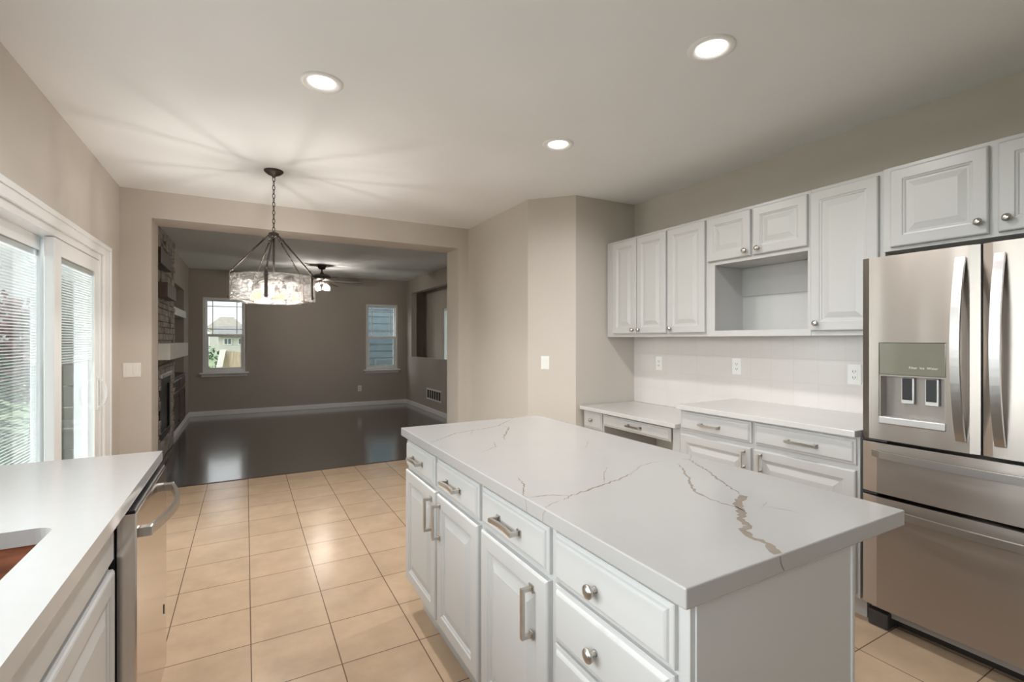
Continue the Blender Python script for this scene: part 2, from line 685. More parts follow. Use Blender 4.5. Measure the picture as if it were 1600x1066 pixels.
struct(m.build('wall_pantry', WALL))
m = MB(); m.box(XR, XR + .15, YB - .15, 3.344, 0, CEILZ)
struct(m.build('wall_right', WALL))
m = MB(); m.box(XL, XR, YB - .15, YB, 0, CEILZ)
struct(m.build('wall_back', WALL))

# living room
LX = -0.87
NY0, NY1, NZ1 = 7.72, 9.32, 2.15
m = MB()
m.box(LX - .18, LX, YD1, NY0, 0, CEILZ)
m.box(LX - .18, LX, NY0, NY1, NZ1, CEILZ)
m.box(LX - .18, LX, NY1, YF, 0, CEILZ)
m.box(LX - .50, LX - .45, NY0 - .05, NY1 + .05, 0, NZ1 + .05)
m.box(LX - .45, LX - .18, NY0 - .05, NY0, 0, NZ1 + .05)
m.box(LX - .45, LX - .18, NY1, NY1 + .05, 0, NZ1 + .05)
m.box(LX - .45, LX - .18, NY0, NY1, NZ1, NZ1 + .05)
m.box(LX - .45, LX - .18, NY0, NY1, 0, .06)
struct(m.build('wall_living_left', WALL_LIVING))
W1 = (-.665, .005, .765, 2.105)
W2 = (2.15, 2.81, .735, 2.085)
m = MB()
m.box(LX - .18, W1[0], YF, YF + .15, 0, CEILZ)
m.box(W1[0], W1[1], YF, YF + .15, 0, W1[2])
m.box(W1[0], W1[1], YF, YF + .15, W1[3], CEILZ)
m.box(W1[1], W2[0], YF, YF + .15, 0, CEILZ)
m.box(W2[0], W2[1], YF, YF + .15, 0, W2[2])
m.box(W2[0], W2[1], YF, YF + .15, W2[3], CEILZ)
m.box(W2[1], 3.52, YF, YF + .15, 0, CEILZ)
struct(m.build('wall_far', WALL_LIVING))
m = MB()
m.box(3.0, 3.11, YD1, 7.2, 0, CEILZ)
m.box(3.0, 3.11, 7.2, 9.70, 0, 1.0)
m.box(3.0, 3.11, 7.2, 9.70, 2.31, CEILZ)
m.box(3.0, 3.11, 9.70, YF, 0, CEILZ)
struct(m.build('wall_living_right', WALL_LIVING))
m = MB()
m.box(3.38, 3.52, 7.2, 7.5, 0, CEILZ)
m.box(3.38, 3.52, 7.5, 8.90, 0, .55)
m.box(3.38, 3.52, 7.5, 8.90, 1.97, CEILZ)
m.box(3.38, 3.52, 8.90, YF, 0, CEILZ)
m.box(3.11, 3.52, 7.1, 7.2, 0, CEILZ)
struct(m.build('wall_stair', WALL))

# baseboards
BB = 0.085
m = MB(); m.box(LX + .014, 3.0 - .014, YF - .014, YF, 0, BB, .004)
struct(m.build('baseboard_far', TRIM))
m = MB(); m.box(3.0 - .014, 3.0, YD1 + .002, YF - .001, 0, BB, .004)
struct(m.build('baseboard_living_right', TRIM))
m = MB(); m.box(LX, LX + .014, 7.66, YF - .001, 0, BB, .004)
struct(m.build('baseboard_living_left', TRIM))
m = MB(); m.box(XL, XL + .014, 4.60, YD0 - .001, 0, BB, .004)
struct(m.build('baseboard_left', TRIM))
m = MB()
m.box(XL + .015, -.69, YD0 - .014, YD0, 0, BB, .004)
m.box(2.075, 2.186, YD0 - .014, YD0, 0, BB, .004)
struct(m.build('baseboard_divider', TRIM))
m = MB()
m.box(2.186, 2.2, 3.675, YD0 - .015, 0, BB, .004)
struct(m.build('baseboard_pantry', TRIM))


# ------------------------------------------------------------------ windows
def window(name, x0, x1, z0, z1, y):
    """single-hung window in the far wall, prairie grille in the upper sash"""
    r = bpy.data.objects.new(name, None)
    COL.objects.link(r)
    r.location = (x0, y, z0)
    OFF[r.name] = Vector((x0, y, z0))
    struct(r)
    f = MB()
    yo = y + .05
    w = .045
    f.box(x0, x0 + w, yo - .03, yo + .06, z0, z1, .003)
    f.box(x1 - w, x1, yo - .03, yo + .06, z0, z1, .003)
    f.box(x0 + w, x1 - w, yo - .03, yo + .06, z1 - w, z1, .003)
    f.box(x0 + w, x1 - w, yo - .03, yo + .06, z0, z0 + w, .003)
    # thin picture edge around the opening, flush to the wall
    f.build('window_frame', VINYL, r)
    zm = z0 + (z1 - z0) * .492
    a0, a1 = x0 + w, x1 - w
    up = MB()
    s = .022
    up.box(a0, a0 + s, yo + .025, yo + .05, zm, z1 - w)
    up.box(a1 - s, a1, yo + .025, yo + .05, zm, z1 - w)
    up.box(a0 + s, a1 - s, yo + .025, yo + .05, z1 - w - s, z1 - w)
    up.box(a0 + s, a1 - s, yo + .025, yo + .05, zm - .01, zm + .03)
    us = up.build('upper_sash', VINYL, r)
    lo = MB()
    t = .04
    lo.box(a0, a0 + t, yo - .015, yo + .015, z0 + w, zm + .02, .003)
    lo.box(a1 - t, a1, yo - .015, yo + .015, z0 + w, zm + .02, .003)
    lo.box(a0 + t, a1 - t, yo - .015, yo + .015, zm - .02, zm + .02, .003)
    lo.box(a0 + t, a1 - t, yo - .015, yo + .015, z0 + w, z0 + w + t, .003)
    lo.box((a0 + a1) / 2 - .03, (a0 + a1) / 2 + .03, yo - .025, yo - .014, zm + .004, zm + .018, .002)
    ls = lo.build('lower_sash', VINYL, r)
    g = MB(); g.box(a0 + s, a1 - s, yo + .036, yo + .040, zm + .03, z1 - w - s)
    g.build('glass_pane', GLASS, us)
    g = MB(); g.box(a0 + t, a1 - t, yo - .002, yo + .002, z0 + w + t, zm - .02)
    g.build('glass_pane', GLASS, ls)
    g = MB(); g.box(a0 + t, a1 - t, yo + .020, yo + .0206, z0 + w + .01, zm - .01)
    g.build('insect_screen', SCREEN, r)
    gr = MB()
    b0, b1, c0, c1 = a0 + s, a1 - s, zm + .03, z1 - w - s
    for k in (.15, .85):
        xx = b0 + (b1 - b0) * k
        gr.box(xx - .007, xx + .007, yo + .0295, yo + .0345, c0, c1)
        zz = c0 + (c1 - c0) * k
        gr.box(b0, b1, yo + .0300, yo + .0350, zz - .007, zz + .007)
    gr.build('grille', VINYL, us)
    si = MB()
    si.box(x0 - .045, x1 + .045, y - .05, y + .02, z0 - .028, z0, .006)
    si.box(x0 - .02, x1 + .02, y - .014, y - .0005, z0 - .075, z0 - .028, .003)
    si.build('window_sill', TRIM, r)
    return r


window('window_1', *W1[:2], *W1[2:], YF)
window('window_2', *W2[:2], *W2[2:], YF)

# stair window (in the wall beyond the half wall)
r = bpy.data.objects.new('window_3', None); COL.objects.link(r); r.location = (3.38, 7.5, .55); OFF[r.name] = Vector(r.location); struct(r)
f = MB()
for (y0, y1, z0, z1) in ((7.5, 7.545, .55, 1.97), (8.87, 8.90, .55, 1.97), (7.545, 8.87, 1.925, 1.97), (7.545, 8.87, .55, .595)):
    f.box(3.40, 3.47, y0, y1, z0, z1, .003)
f.build('window_frame', VINYL, r)
g = MB(); g.box(3.44, 3.444, 7.545, 8.87, .595, 1.925); g.build('glass_pane', GLASS, r)
g = MB()
for k in range(19):
    zz = .96 + k * .05
    g.rings([[(3.405, y, zz), (3.43, y, zz + .004), (3.43, y, zz + .0055), (3.405, y, zz + .0015)] for y in (7.55, 8.865)])
g.build('blind', SLATM, r)

# unseen window over the sink, added and lengthened as the main daylight source
r = bpy.data.objects.new('window_4_added', None); COL.objects.link(r); r.location = (XL, SY0, SZ0); OFF[r.name] = Vector(r.location); struct(r)
f = MB()
for (y0, y1, z0, z1) in ((SY0, SY0 + .05, SZ0, SZ1), (SY1 - .05, SY1, SZ0, SZ1), (SY0 + .05, SY1 - .05, SZ1 - .05, SZ1), (SY0 + .05, SY1 - .05, SZ0, SZ0 + .05),
                         ((SY0 + SY1) / 2 - .03, (SY0 + SY1) / 2 + .03, SZ0 + .05, SZ1 - .05)):
    f.box(XL - .11, XL - .04, y0, y1, z0, z1, .003)
f.build('window_frame', VINYL, r)
g = MB(); g.box(XL - .08, XL - .076, SY0 + .05, SY1 - .05, SZ0 + .05, SZ1 - .05); g.build('glass_pane', GLASS, r)
g = MB(); g.box(XL - .03, XL + .05, SY0 - .04, SY1 + .04, SZ0 - .03, SZ0 - .001, .005); g.build('window_sill', TRIM, r)

# ------------------------------------------------------------------ sliding patio door
r = bpy.data.objects.new('door_1', None); COL.objects.link(r); r.location = (XL, DY0, 0); OFF[r.name] = Vector(r.location); struct(r)
f = MB()
f.box(XL - .14, XL + .0, DY0, DY0 + .05, 0, DZ, .003)
f.box(XL - .14, XL + .0, DY1 - .05, DY1, 0, DZ, .003)
f.box(XL - .14, XL + .0, DY0 + .05, DY1 - .05, DZ - .045, DZ, .003)
f.box(XL - .14, XL + .0, DY0 + .05, DY1 - .05, 0, .03, .003)
f.box(XL - .085, XL - .078, DY0 + .05, DY1 - .05, DZ - .06, DZ - .045)
f.build('door_frame', VINYL, r)
f = MB()
for (y0, y1, z0, z1) in ((DY0 - .09, DY0 + .005, 0, DZ + .075), (DY1 - .005, DY1 + .17, 0, DZ + .075), (DY0 + .005, DY1 - .005, DZ - .005, DZ + .075)):
    f.box(XL + .0005, XL + .018, y0, y1, z0, z1, .004)
f.box(XL + .018, XL + .026, DY1 + .135, DY1 + .17, 0, DZ + .075, .003)
f.box(XL + .018, XL + .026, DY0 - .09, DY1 + .135, DZ + .045, DZ + .075, .003)
f.build('casing', TRIM, r)


def slide_panel(name, y0, y1, x0, x1, stile, glass_z1, with_handle):
    p = MB()
    p.box(x0, x1, y0, y0 + stile, .035, DZ - .05, .004)
    p.box(x0, x1, y1 - stile, y1, .035, DZ - .05, .004)
    p.box(x0, x1, y0 + stile, y1 - stile, glass_z1, DZ - .05, .004)
    p.box(x0, x1, y0 + stile, y1 - stile, .035, .20, .004)
    o = p.build(name, VINYL, r)
    xm = (x0 + x1) / 2
    g = MB()
    g.box(xm - .013, xm - .010, y0 + stile, y1 - stile, .20, glass_z1)
    g.box(xm + .010, xm + .013, y0 + stile, y1 - stile, .20, glass_z1)
    g.build('glass_pane', GLASS, o)
    b = MB()
    k = 0
    z = .21
    z = .21 if not with_handle else 1.21
    while z < glass_z1 - .035:
        b.rings([[(xm - .0065, y, z - .0022), (xm + .0065, y, z + .0022), (xm + .0065, y, z + .0029), (xm - .0065, y, z - .0015)] for y in (y0 + stile + .004, y1 - stile - .004)])
        z += .0155
    b.box(xm - .008, xm + .008, y0 + stile + .003, y1 - stile - .003, glass_z1 - .03, glass_z1 - .002)
    b.build('blind', SLATM, o)
    if with_handle:
        yh = y1 - stile / 2
        for s, xx, nm in ((1, x1, 'handle'), (-1, x0, 'handle')):
            h = MB()
            h.box(min(xx, xx + s * .008), max(xx, xx + s * .008), yh - .022, yh + .022, .86, 1.10, .003)
            pts = [(xx + s * (.006 + .045 * math.sin(math.pi * i / 12) ** .5), yh, .88 + .20 * i / 12) for i in range(13)]
            h.sweep(pts, (0, 1, 0), .022, .012)
            h.build(nm, VINYL, o)
    return o


slide_panel('fixed_panel', DY0 + .05, 3.60, XL - .115, XL - .075, .085, 1.835, False)
slide_panel('sliding_panel', 3.46, DY1 - .05, XL - .045, XL - .002, .115, 1.815, True)

# ------------------------------------------------------------------ pulls and knobs
def bar_pull(d, plane, a, z, length, parent, vertical=False, bow=0.0):
    """straight flat bar on two feet"""
    s = -1 if d == '-X' else 1
    o_ = .030
    L2 = length / 2
    h = MB()

    def P(u, out):
        return (plane + s * out, a, z + u) if vertical else (plane + s * out, a + u, z)
    side = (0, 1, 0) if vertical else (0, 0, 1)
    n = 10
    pts = [P(-L2, 0), P(-L2, o_)] + [P(-L2 + length * i / n, o_ - bow * math.sin(math.pi * i / n)) for i in range(1, n)] + [P(L2, o_), P(L2, 0)]
    h.sweep(pts, side, .013, .009)
    for u in (-L2, L2):
        q0, q1 = P(u, 0), P(u, .004)
        h.box(min(q0[0], q1[0]), max(q0[0], q1[0]), q0[1] - .011, q0[1] + .011, q0[2] - .011, q0[2] + .011, .001)
    return h.build('handle', NICKEL, parent)


def knob(d, plane, a, z, parent, scale=1.0):
    k = MB()
    k.lathe((plane, a, z), [(q * scale, w * scale) for q, w in ((.008, 0), (.006, .003), (.0055, .012), (.007, .016), (.0155, .019), (.0165, .022), (.0150, .0255),
                                                              (.0118, .0262), (.011, .0275), (.006, .0295), (.0005, .030))], axis='-X' if d == '-X' else 'X', n=24)
    return k.build('knob', NICKEL, parent)


# ------------------------------------------------------------------ island
IX0, IX1, IY0, IY1 = .672, 1.472, .585, 2.345
IF = .705     # face frame plane
m = MB()
m.box(IX0, IX1, IY0, IY1, .876, .915, .003)
TOPZ = .915
VEINS = [
    (.0040, 1, [(0.672, 1.933), (0.774, 2.011), (0.854, 2.079), (0.954, 2.105), (1.039, 2.122), (1.121, 2.158), (1.261, 2.291), (1.310, 2.340)]),
    (.0050, 1, [(1.121, 2.158), (1.147, 2.098), (1.050, 1.951), (1.008, 1.899), (0.985, 1.841)]),
    (.0025, 2, [(0.954, 2.105), (0.906, 2.024)]),
    (.0030, 2, [(0.928, 1.833), (0.890, 1.739), (0.796, 1.677)]),
    (.0030, 1, [(0.679, 1.135), (0.736, 1.128), (0.778, 1.104), (0.792, 1.090)]),
    (.0055, 1, [(0.755, 1.072), (0.792, 1.090), (0.874, 1.110), (0.942, 1.128), (1.019, 1.145), (1.096, 1.176)]),
    (.0030, 2, [(1.096, 1.176), (1.167, 1.217), (1.187, 1.231), (1.251, 1.246), (1.313, 1.243)]),
    (.0025, 2, [(0.949, 1.133), (1.013, 1.213), (1.079, 1.276)]),
    (.0034, 1, [(0.752, 1.320), (0.731, 1.242), (0.681, 1.165), (0.679, 1.135)]),
    (.0030, 2, [(0.674, 1.040), (0.709, 1.062), (0.743, 1.069)]),
    (.0020, 2, [(1.199, 1.547), (1.284, 1.642)]),
    (.0065, 1, [(1.326, 1.194), (1.267, 1.111), (1.215, 1.045), (1.191, 1.026), (1.151, 0.980), (1.126, 0.952), (1.115, 0.911), (1.107, 0.854), (1.118, 0.807), (1.107, 0.780)]),
    (.0060, 1, [(1.392, 1.232), (1.409, 1.212), (1.369, 1.140), (1.340, 1.079), (1.284, 0.990), (1.246, 0.920), (1.213, 0.857)]),
    (.0145, 1, [(1.213, 0.857), (1.161, 0.835), (1.120, 0.806), (1.090, 0.773), (1.047, 0.747), (1.029, 0.710), (0.994, 0.707), (0.971, 0.665), (0.974, 0.629), (0.945, 0.588)]),
    (.0025, 2, [(1.409, 1.212), (1.465, 1.249)]),
    (.0022, 2, [(1.172, 0.777), (1.194, 0.762), (1.218, 0.708)]),
    (.0022, 2, [(1.172, 0.777), (1.225, 0.794)]),
]
rv = random.Random(3)
for w, mi, pl in VEINS:
    w *= 1.45
    fine = []
    for (x0, y0), (x1, y1) in zip(pl, pl[1:]):
        ln = math.hypot(x1 - x0, y1 - y0)
        n = max(2, int(ln / .009))
        nx, ny = -(y1 - y0) / ln, (x1 - x0) / ln
        for i in range(n):
            t = i / n
            j = 0 if i == 0 else rv.uniform(-1, 1) * min(.0045, w * .6)
            fine.append((x0 + (x1 - x0) * t + nx * j, y0 + (y1 - y0) * t + ny * j))
    fine.append(pl[-1])
    L_, R_ = [], []
    N_ = len(fine)
    for i, (x, y) in enumerate(fine):
        ax, ay = fine[max(0, i - 1)]
        bx, by = fine[min(N_ - 1, i + 1)]
        ln = math.hypot(bx - ax, by - ay) or 1
        nx, ny = -(by - ay) / ln, (bx - ax) / ln
        taper = min(1, .25 + 3 * min(i, N_ - 1 - i) / max(6, N_)) if w < .012 else 1
        ww = w * taper * rv.uniform(.45, 1.15) / 2
        L_.append((min(max(x + nx * ww, IX0 + .003), IX1 - .003), min(max(y + ny * ww, IY0 + .003), IY1 - .003)))
        R_.append((min(max(x - nx * ww, IX0 + .003), IX1 - .003), min(max(y - ny * ww, IY0 + .003), IY1 - .003)))
    m.mi = mi
    vl = [m.bm.verts.new((x, y, TOPZ + .00025)) for x, y in L_]
    vr = [m.bm.verts.new((x, y, TOPZ + .00025)) for x, y in R_]
    for i in range(N_ - 1):
        fc = m.bm.faces.new([vl[i], vr[i], vr[i + 1], vl[i + 1]])
        fc.material_index = mi
        fc.normal_update()
        if fc.normal.z < 0:
            fc.normal_flip()
m.mi = 1
# the veins run on over the edges
for pts in ([(.944, .912), (.945, .902), (.949, .892), (.957, .880)],):
    for (xa, za), (xb, zb) in zip(pts, pts[1:]):
        m.rings([[(xa - .002, IY0 - .0003, za), (xa + .0022, IY0 - .0003, za), (xa + .0022, IY0 + .001, za), (xa - .002, IY0 + .001, za)],
                 [(xb - .0015, IY0 - .0003, zb), (xb + .0018, IY0 - .0003, zb), (xb + .0018, IY0 + .001, zb), (xb - .0015, IY0 + .001, zb)]])
m.mi = 2
for pts in ([(1.137, .912), (1.131, .900), (1.128, .88)], [(1.035, .912), (1.046, .90), (1.047, .88)], [(1.93, .912), (1.92, .88)]):
    for (ya, za), (yb, zb) in zip(pts, pts[1:]):
        m.rings([[(IX0 - .0003, ya - .0015, za), (IX0 - .0003, ya + .0015, za), (IX0 + .001, ya + .0015, za), (IX0 + .001, ya - .0015, za)],
                 [(IX0 - .0003, yb - .0012, zb), (IX0 - .0003, yb + .0012, zb), (IX0 + .001, yb + .0012, zb), (IX0 + .001, yb - .0012, zb)]])
tag(m.build('countertop', [QUARTZ, VEIN, VEIN_F]), 'white quartz island top with branching brown veins', 'countertop')


def cabinet(name, label, d, frame, back, y0, y1, z0, z1, toe=None, cat='cabinet', body_extra=None, group=None):
    """root + carcase body (solid box with a recessed toe kick)"""
    t = thing(name, label, cat, ((frame + back) / 2, (y0 + y1) / 2, 0 if toe else z0), group)
    b = MB()
    s = -1 if d == '-X' else 1
    x0, x1 = min(frame, back), max(frame, back)
    b.box(x0, x1, y0, y1, z0, z1, .001, 1)
    if toe:
        fx = frame - s * toe
        b.box(min(fx, back), max(fx, back), y0 + .002, y1 - .002, 0, z0)
    if body_extra:
        body_extra(b)
    b.build('body', WHITE, t)
    return t


def door(t, d, plane, y0, y1, z0, z1):
    b = MB(); b.front(d, plane, y0, y1, z0, z1, DOOR_PROF)
    return b.build('door', WHITE, t)


def drawer(t, d, plane, y0, y1, z0, z1):
    b = MB(); b.front(d, plane, y0, y1, z0, z1, DRAWER_PROF)
    return b.build('drawer', WHITE, t)


IB = 1.24
# far double-door unit
t = cabinet('island_cabinet', 'white double-door island cabinet at the end nearest the living room', '-X', IF, IB, 1.4655, 2.325, .17, .8755, toe=.075)
o = drawer(t, '-X', IF - .0005, 1.915, 2.310, .735, .858); bar_pull('-X', IF - .0205, 2.118, .797, .128, o, bow=.006)
o = drawer(t, '-X', IF - .0005, 1.480, 1.885, .735, .858); bar_pull('-X', IF - .0205, 1.690, .797, .128, o, bow=.006)
o = door(t, '-X', IF - .0005, 1.895, 2.310, .185, .718); bar_pull('-X', IF - .0205, 1.936, .615, .128, o, vertical=True)
o = door(t, '-X', IF - .0005, 1.480, 1.875, .185, .718); bar_pull('-X', IF - .0205, 1.836, .615, .128, o, vertical=True)
# middle unit
t = cabinet('island_cabinet', 'white single-door island cabinet in the middle, one drawer over one door', '-X', IF, IB, 1.0365, 1.4645, .17, .8755, toe=.075)
o = drawer(t, '-X', IF - .0005, 1.050, 1.452, .735, .858); bar_pull('-X', IF - .0205, 1.255, .797, .128, o, bow=.006)
o = door(t, '-X', IF - .0005, 1.050, 1.452, .185, .718); bar_pull('-X', IF - .0205, 1.122, .607, .128, o, vertical=True)


# near drawer stack with the end panel
def endpanel(b):
    b.box(IF + .012, IB + .004, .600, .6044, 0.0, .8755)
    b.box(IB + .002, IB + .014, .596, .640, 0.0, .8755, .002)


t = cabinet('island_cabinet', 'white island drawer stack with round knobs at the near end', '-X', IF, IB, .605, 1.0355, .17, .8755, toe=.075, body_extra=endpanel)
for z0, z1, zk in ((.735, .858, .790), (.583, .726, .648), (.415, .574, .495), (.185, .406, .30)):
    o = drawer(t, '-X', IF - .0005, .632, 1.022, z0, z1)
    knob('-X', IF - .0205, .850, zk, o)

# ------------------------------------------------------------------ upper cabinets
UF, UB = 2.825, XR - .001
UZ0, UZ1 = 1.373, 2.205


def knobdoor(t, y0, y1, z0, z1, ky, kz):
    o = door(t, '-X', UF - .0005, y0, y1, z0, z1)
    knob('-X', UF - .0205, ky, kz, o)


t = cabinet('wall_cabinet', 'white two-door wall cabinet against the pantry wall', '-X', UF, UB, 2.6305, 3.335, UZ0, UZ1)
knobdoor(t, 2.957, 3.245, 1.400, 2.185, 2.990, 1.432)
knobdoor(t, 2.640, 2.950, 1.400, 2.185, 2.920, 1.432)
t = cabinet('wall_cabinet', 'narrow single-door white wall cabinet left of the open niche', '-X', UF, UB, 2.2705, 2.6295, UZ0, UZ1)
knobdoor(t, 2.284, 2.620, 1.400, 2.185, 2.588, 1.434)
# niche unit
t = thing('wall_cabinet', 'white wall cabinet with two short doors over an open niche', 'cabinet', ((UF + UB) / 2, 1.92, UZ0))
b = MB()
Y0, Y1 = 1.5705, 2.2695
b.box(UF, UB, Y0, Y1, 1.862, UZ1, .001, 1)
b.box(UF, UF + .019, 2.213, Y1, UZ0, 1.862)
b.box(UF, UF + .019, Y0, 1.588, UZ0, 1.862)
b.box(UF, UF + .019, 1.588, 2.213, UZ0, 1.412)
b.box(UF + .019, UB, 2.225, Y1, UZ0, 1.862)
b.box(UF + .019, UB, Y0, 1.582, UZ0, 1.862)
b.box(UF + .019, UB, 1.582, 2.225, UZ0, 1.395)
b.box(UB - .012, UB, 1.582, 2.225, 1.395, 1.862)
b.build('body', WHITE, t)
b = MB(); b.box(UB - .022, UB - .0125, 1.583, 2.224, 1.66, 1.861); b.build('niche_shade_strip', WHITE, t)  # added strip standing in for the shaded upper part of the niche back
knobdoor(t, 1.937, 2.262, 1.888, 2.185, 1.968, 1.922)
knobdoor(t, 1.583, 1.920, 1.888, 2.185, 1.880, 1.924)
t = cabinet('wall_cabinet', 'tall single-door white wall cabinet between open niche and fridge', '-X', UF, UB, 1.2055, 1.5695, UZ0, UZ1)
knobdoor(t, 1.230, 1.566, 1.400, 2.185, 1.528, 1.442)
t = cabinet('wall_cabinet', 'short wide white wall cabinet above the stainless fridge', '-X', UF - .02, UB, .30, 1.2045, 1.790, UZ1)
for y0, y1, ky in ((.810, 1.170, .838), (.40, .780, .748)):
    o = door(t, '-X', UF - .0205, y0, y1, 1.806, 2.185)
    knob('-X', UF - .0405, ky, 1.860, o)

# ------------------------------------------------------------------ base run along the right wall
BF = 2.570
m = MB(); m.box(2.520, XR - .009, 1.200, 2.285, .886, .917, .003)
tag(m.build('countertop', QUARTZ_WALL), 'white quartz worktop between the desk and the fridge', 'countertop')
m = MB(); m.box(2.520, XR - .009, 2.287, 3.340, .752, .782, .003)
tag(m.build('countertop', QUARTZ_WALL), 'lower white quartz desk top beside the pantry wall', 'countertop')
m = MB()
m.box(XR - .008, XR - .0005, 1.15, 3.343, .783, UZ0 - .0005)
struct(m.build('trim_2', SPLASH))

t = cabinet('base_cabinet', 'white base cabinet between the desk and the wider base cabinet, drawer over door', '-X', BF, XR - .01, 1.7485, 2.285, .11, .885, toe=.07)
o = drawer(t, '-X', BF - .0005, 1.757, 2.272, .748, .872); bar_pull('-X', BF - .0205, 2.035, .806, .128, o)
o = door(t, '-X', BF - .0005, 1.757, 2.272, .13, .722); bar_pull('-X', BF - .0205, 1.800, .650, .09, o, vertical=True)
t = cabinet('base_cabinet', 'wider white base cabinet next to the fridge, drawer over door', '-X', BF, XR - .01, 1.200, 1.7475, .11, .885, toe=.07)
o = drawer(t, '-X', BF - .0005, 1.212, 1.738, .748, .872); bar_pull('-X', BF - .0205, 1.465, .806, .145, o)
o = door(t, '-X', BF - .0005, 1.212, 1.738, .13, .722); bar_pull('-X', BF - .0205, 1.695, .650, .09, o, vertical=True)

t = thing('desk_cabinet', 'white built-in desk with a knob drawer and a long drawer', 'desk', (2.85, 2.8, 0))
b = MB()
b.box(BF, XR - .01, 3.075, 3.338, 0.0, .7515, .001, 1)
b.box(BF, XR - .01, 2.287, 2.352, 0.0, .7515, .001, 1)
b.box(BF, XR - .01, 2.352, 3.075, .742, .7515)
b.box(BF + .018, XR - .03, 2.370, 3.050, .655, .741)
b.build('body', WHITE, t)
o = drawer(t, '-X', BF - .0005, 3.088, 3.328, .600, .742); knob('-X', BF - .0205, 3.212, .674, o)
o = drawer(t, '-X', BF - .0005, 3.088, 3.328, .340, .590); knob('-X', BF - .0205, 3.212, .48, o)
o = drawer(t, '-X', BF - .0005, 3.088, 3.328, .110, .330); knob('-X', BF - .0205, 3.212, .23, o)
o = drawer(t, '-X', BF - .0005, 2.360, 3.062, .646, .738); bar_pull('-X', BF - .0205, 2.705, .695, .128, o)

# ------------------------------------------------------------------ fridge
FX = 2.552
FY0, FY1, FYM = .335, 1.187, .763
t = thing('refrigerator', 'large stainless steel french-door refrigerator with ice dispenser', 'refrigerator', (2.85, .76, 0))
b = MB()
b.box(2.63, XR - .02, FY0 + .008, FY1 - .008, .05, 1.722, .004)
b.build('body', GASKET, t)


def curved_front(y0, y1, z0, z1, hole=None):
    """door slab with a softly crowned front and rounded vertical edges"""
    bb = MB()
    ys = []
    n = 14
    prof = []
    for i in range(n + 1):
        u = i / n
        y = y0 + (y1 - y0) * u
        e = min(u, 1 - u) * (y1 - y0)
        edge = 0.0 if e > .012 else .010 * (1 - math.sqrt(max(0, 1 - (1 - e / .012) ** 2)))
        crown = .006 * math.sin(math.pi * (y - FY0) / (FY1 - FY0))
        prof.append((FX + .006 + edge - crown, y))
    return bb, prof


def slab(y0, y1, z0, z1):
    bb, prof = curved_front(y0, y1, z0, z1)
    poly = prof + [(2.628, y1), (2.628, y0)]
    bb.prism(poly, z0, z1)
    return bb


# left door with the dispenser opening
DYA, DYB, DZA, DZB = .872, 1.117, .965, 1.337
ld = MB()
_, pf = curved_front(FYM + .004, FY1, 0, 0)


def strip(ya, yb, za, zb):
    pts = [(x, y) for x, y in pf if ya < y < yb]

    def ix(y):
        for (xa, y_a), (xb, y_b) in zip(pf, pf[1:]):
            if y_a <= y <= y_b:
                k = (y - y_a) / (y_b - y_a)
                return xa + (xb - xa) * k
        return pf[-1][0]
    pts = [(ix(ya), ya)] + pts + [(ix(yb), yb)]
    ld.prism(pts + [(2.628, yb), (2.628, ya)], za, zb)


strip(FYM + .004, FY1, .890, DZA)
strip(FYM + .004, FY1, DZB, 1.732)
strip(FYM + .004, DYA, DZA, DZB)
strip(DYB, FY1, DZA, DZB)
ldoor = ld.build('door', STEEL, t)
rdoor = slab(FY0, FYM - .004, .890, 1.732).build('door', STEEL, t)
drw = slab(FY0, FY1, .642, .874).build('drawer', STEEL, t)
frz = slab(FY0, FY1, .112, .624).build('freezer_drawer', STEEL, t)
b = MB(); b.box(2.6245, 2.6295, FY0 + .01, FY1 - .01, .60, 1.725); b.build('gasket', BLACK, t)
b = MB(); b.box(2.585, 2.62, FYM - .0035, FYM + .0035, .892, 1.73); b.build('door_gap', BLACK, t)
b = MB()
b.box(2.572, 2.625, 1.090, 1.184, .876, .889, .003); b.build('hinge', RUBBER, t)
b = MB()
b.box(2.572, 2.625, 1.130, 1.184, .626, .640, .003); b.build('hinge', RUBBER, t)
b = MB()
b.box(2.595, 2.68, 1.098, 1.180, 0, .075, .008); b.build('foot', RUBBER, t)
b = MB()
b.box(2.595, 2.68, FY0 + .01, FY0 + .09, 0, .075, .008); b.build('foot', RUBBER, t)
b = MB(); b.box(2.66, 2.68, FY0 + .09, 1.098, .015, .10); b.build('kick_grille', BLACK, t)
# dispenser
b = MB()
b.box(FX + .003, FX + .04, DYA + .002, DYB - .002, 1.192, DZB - .002, .002)
dp = b.build('control_panel', DISP, ldoor)
b = MB()
Y0, Y1, Z0, Z1 = DYA + .001, DYB - .001, DZA + .001, 1.191
b.box(FX + .062, FX + .070, Y0, Y1, Z0, Z1)
b.box(FX + .006, FX + .062, Y0, Y0 + .006, Z0, Z1)
b.box(FX + .006, FX + .062, Y1 - .006, Y1, Z0, Z1)
b.box(FX + .006, FX + .062, Y0 + .006, Y1 - .006, 1.184, Z1)
b.build('dispenser_recess', mat('grey_recess_metal', (0.30, 0.27, 0.245), 0.35, metal=0.5, noise=0.03), ldoor)
b = MB()
b.box(FX - .004, FX + .06, Y0, Y1, Z0, Z0 + .034, .005)
b.build('drip_tray', SILVER, ldoor)
for yc in (1.022, .935):
    b = MB()
    b.box(FX + .040, FX + .052, yc - .024, yc + .024, 1.062, 1.180, .003)
    p = b.build('paddle', SILVER, ldoor)
    b = MB(); b.box(FX + .036, FX + .0405, yc - .018, yc + .018, 1.080, 1.176, .001)
    b.build('paddle_pad', BLACK, p)
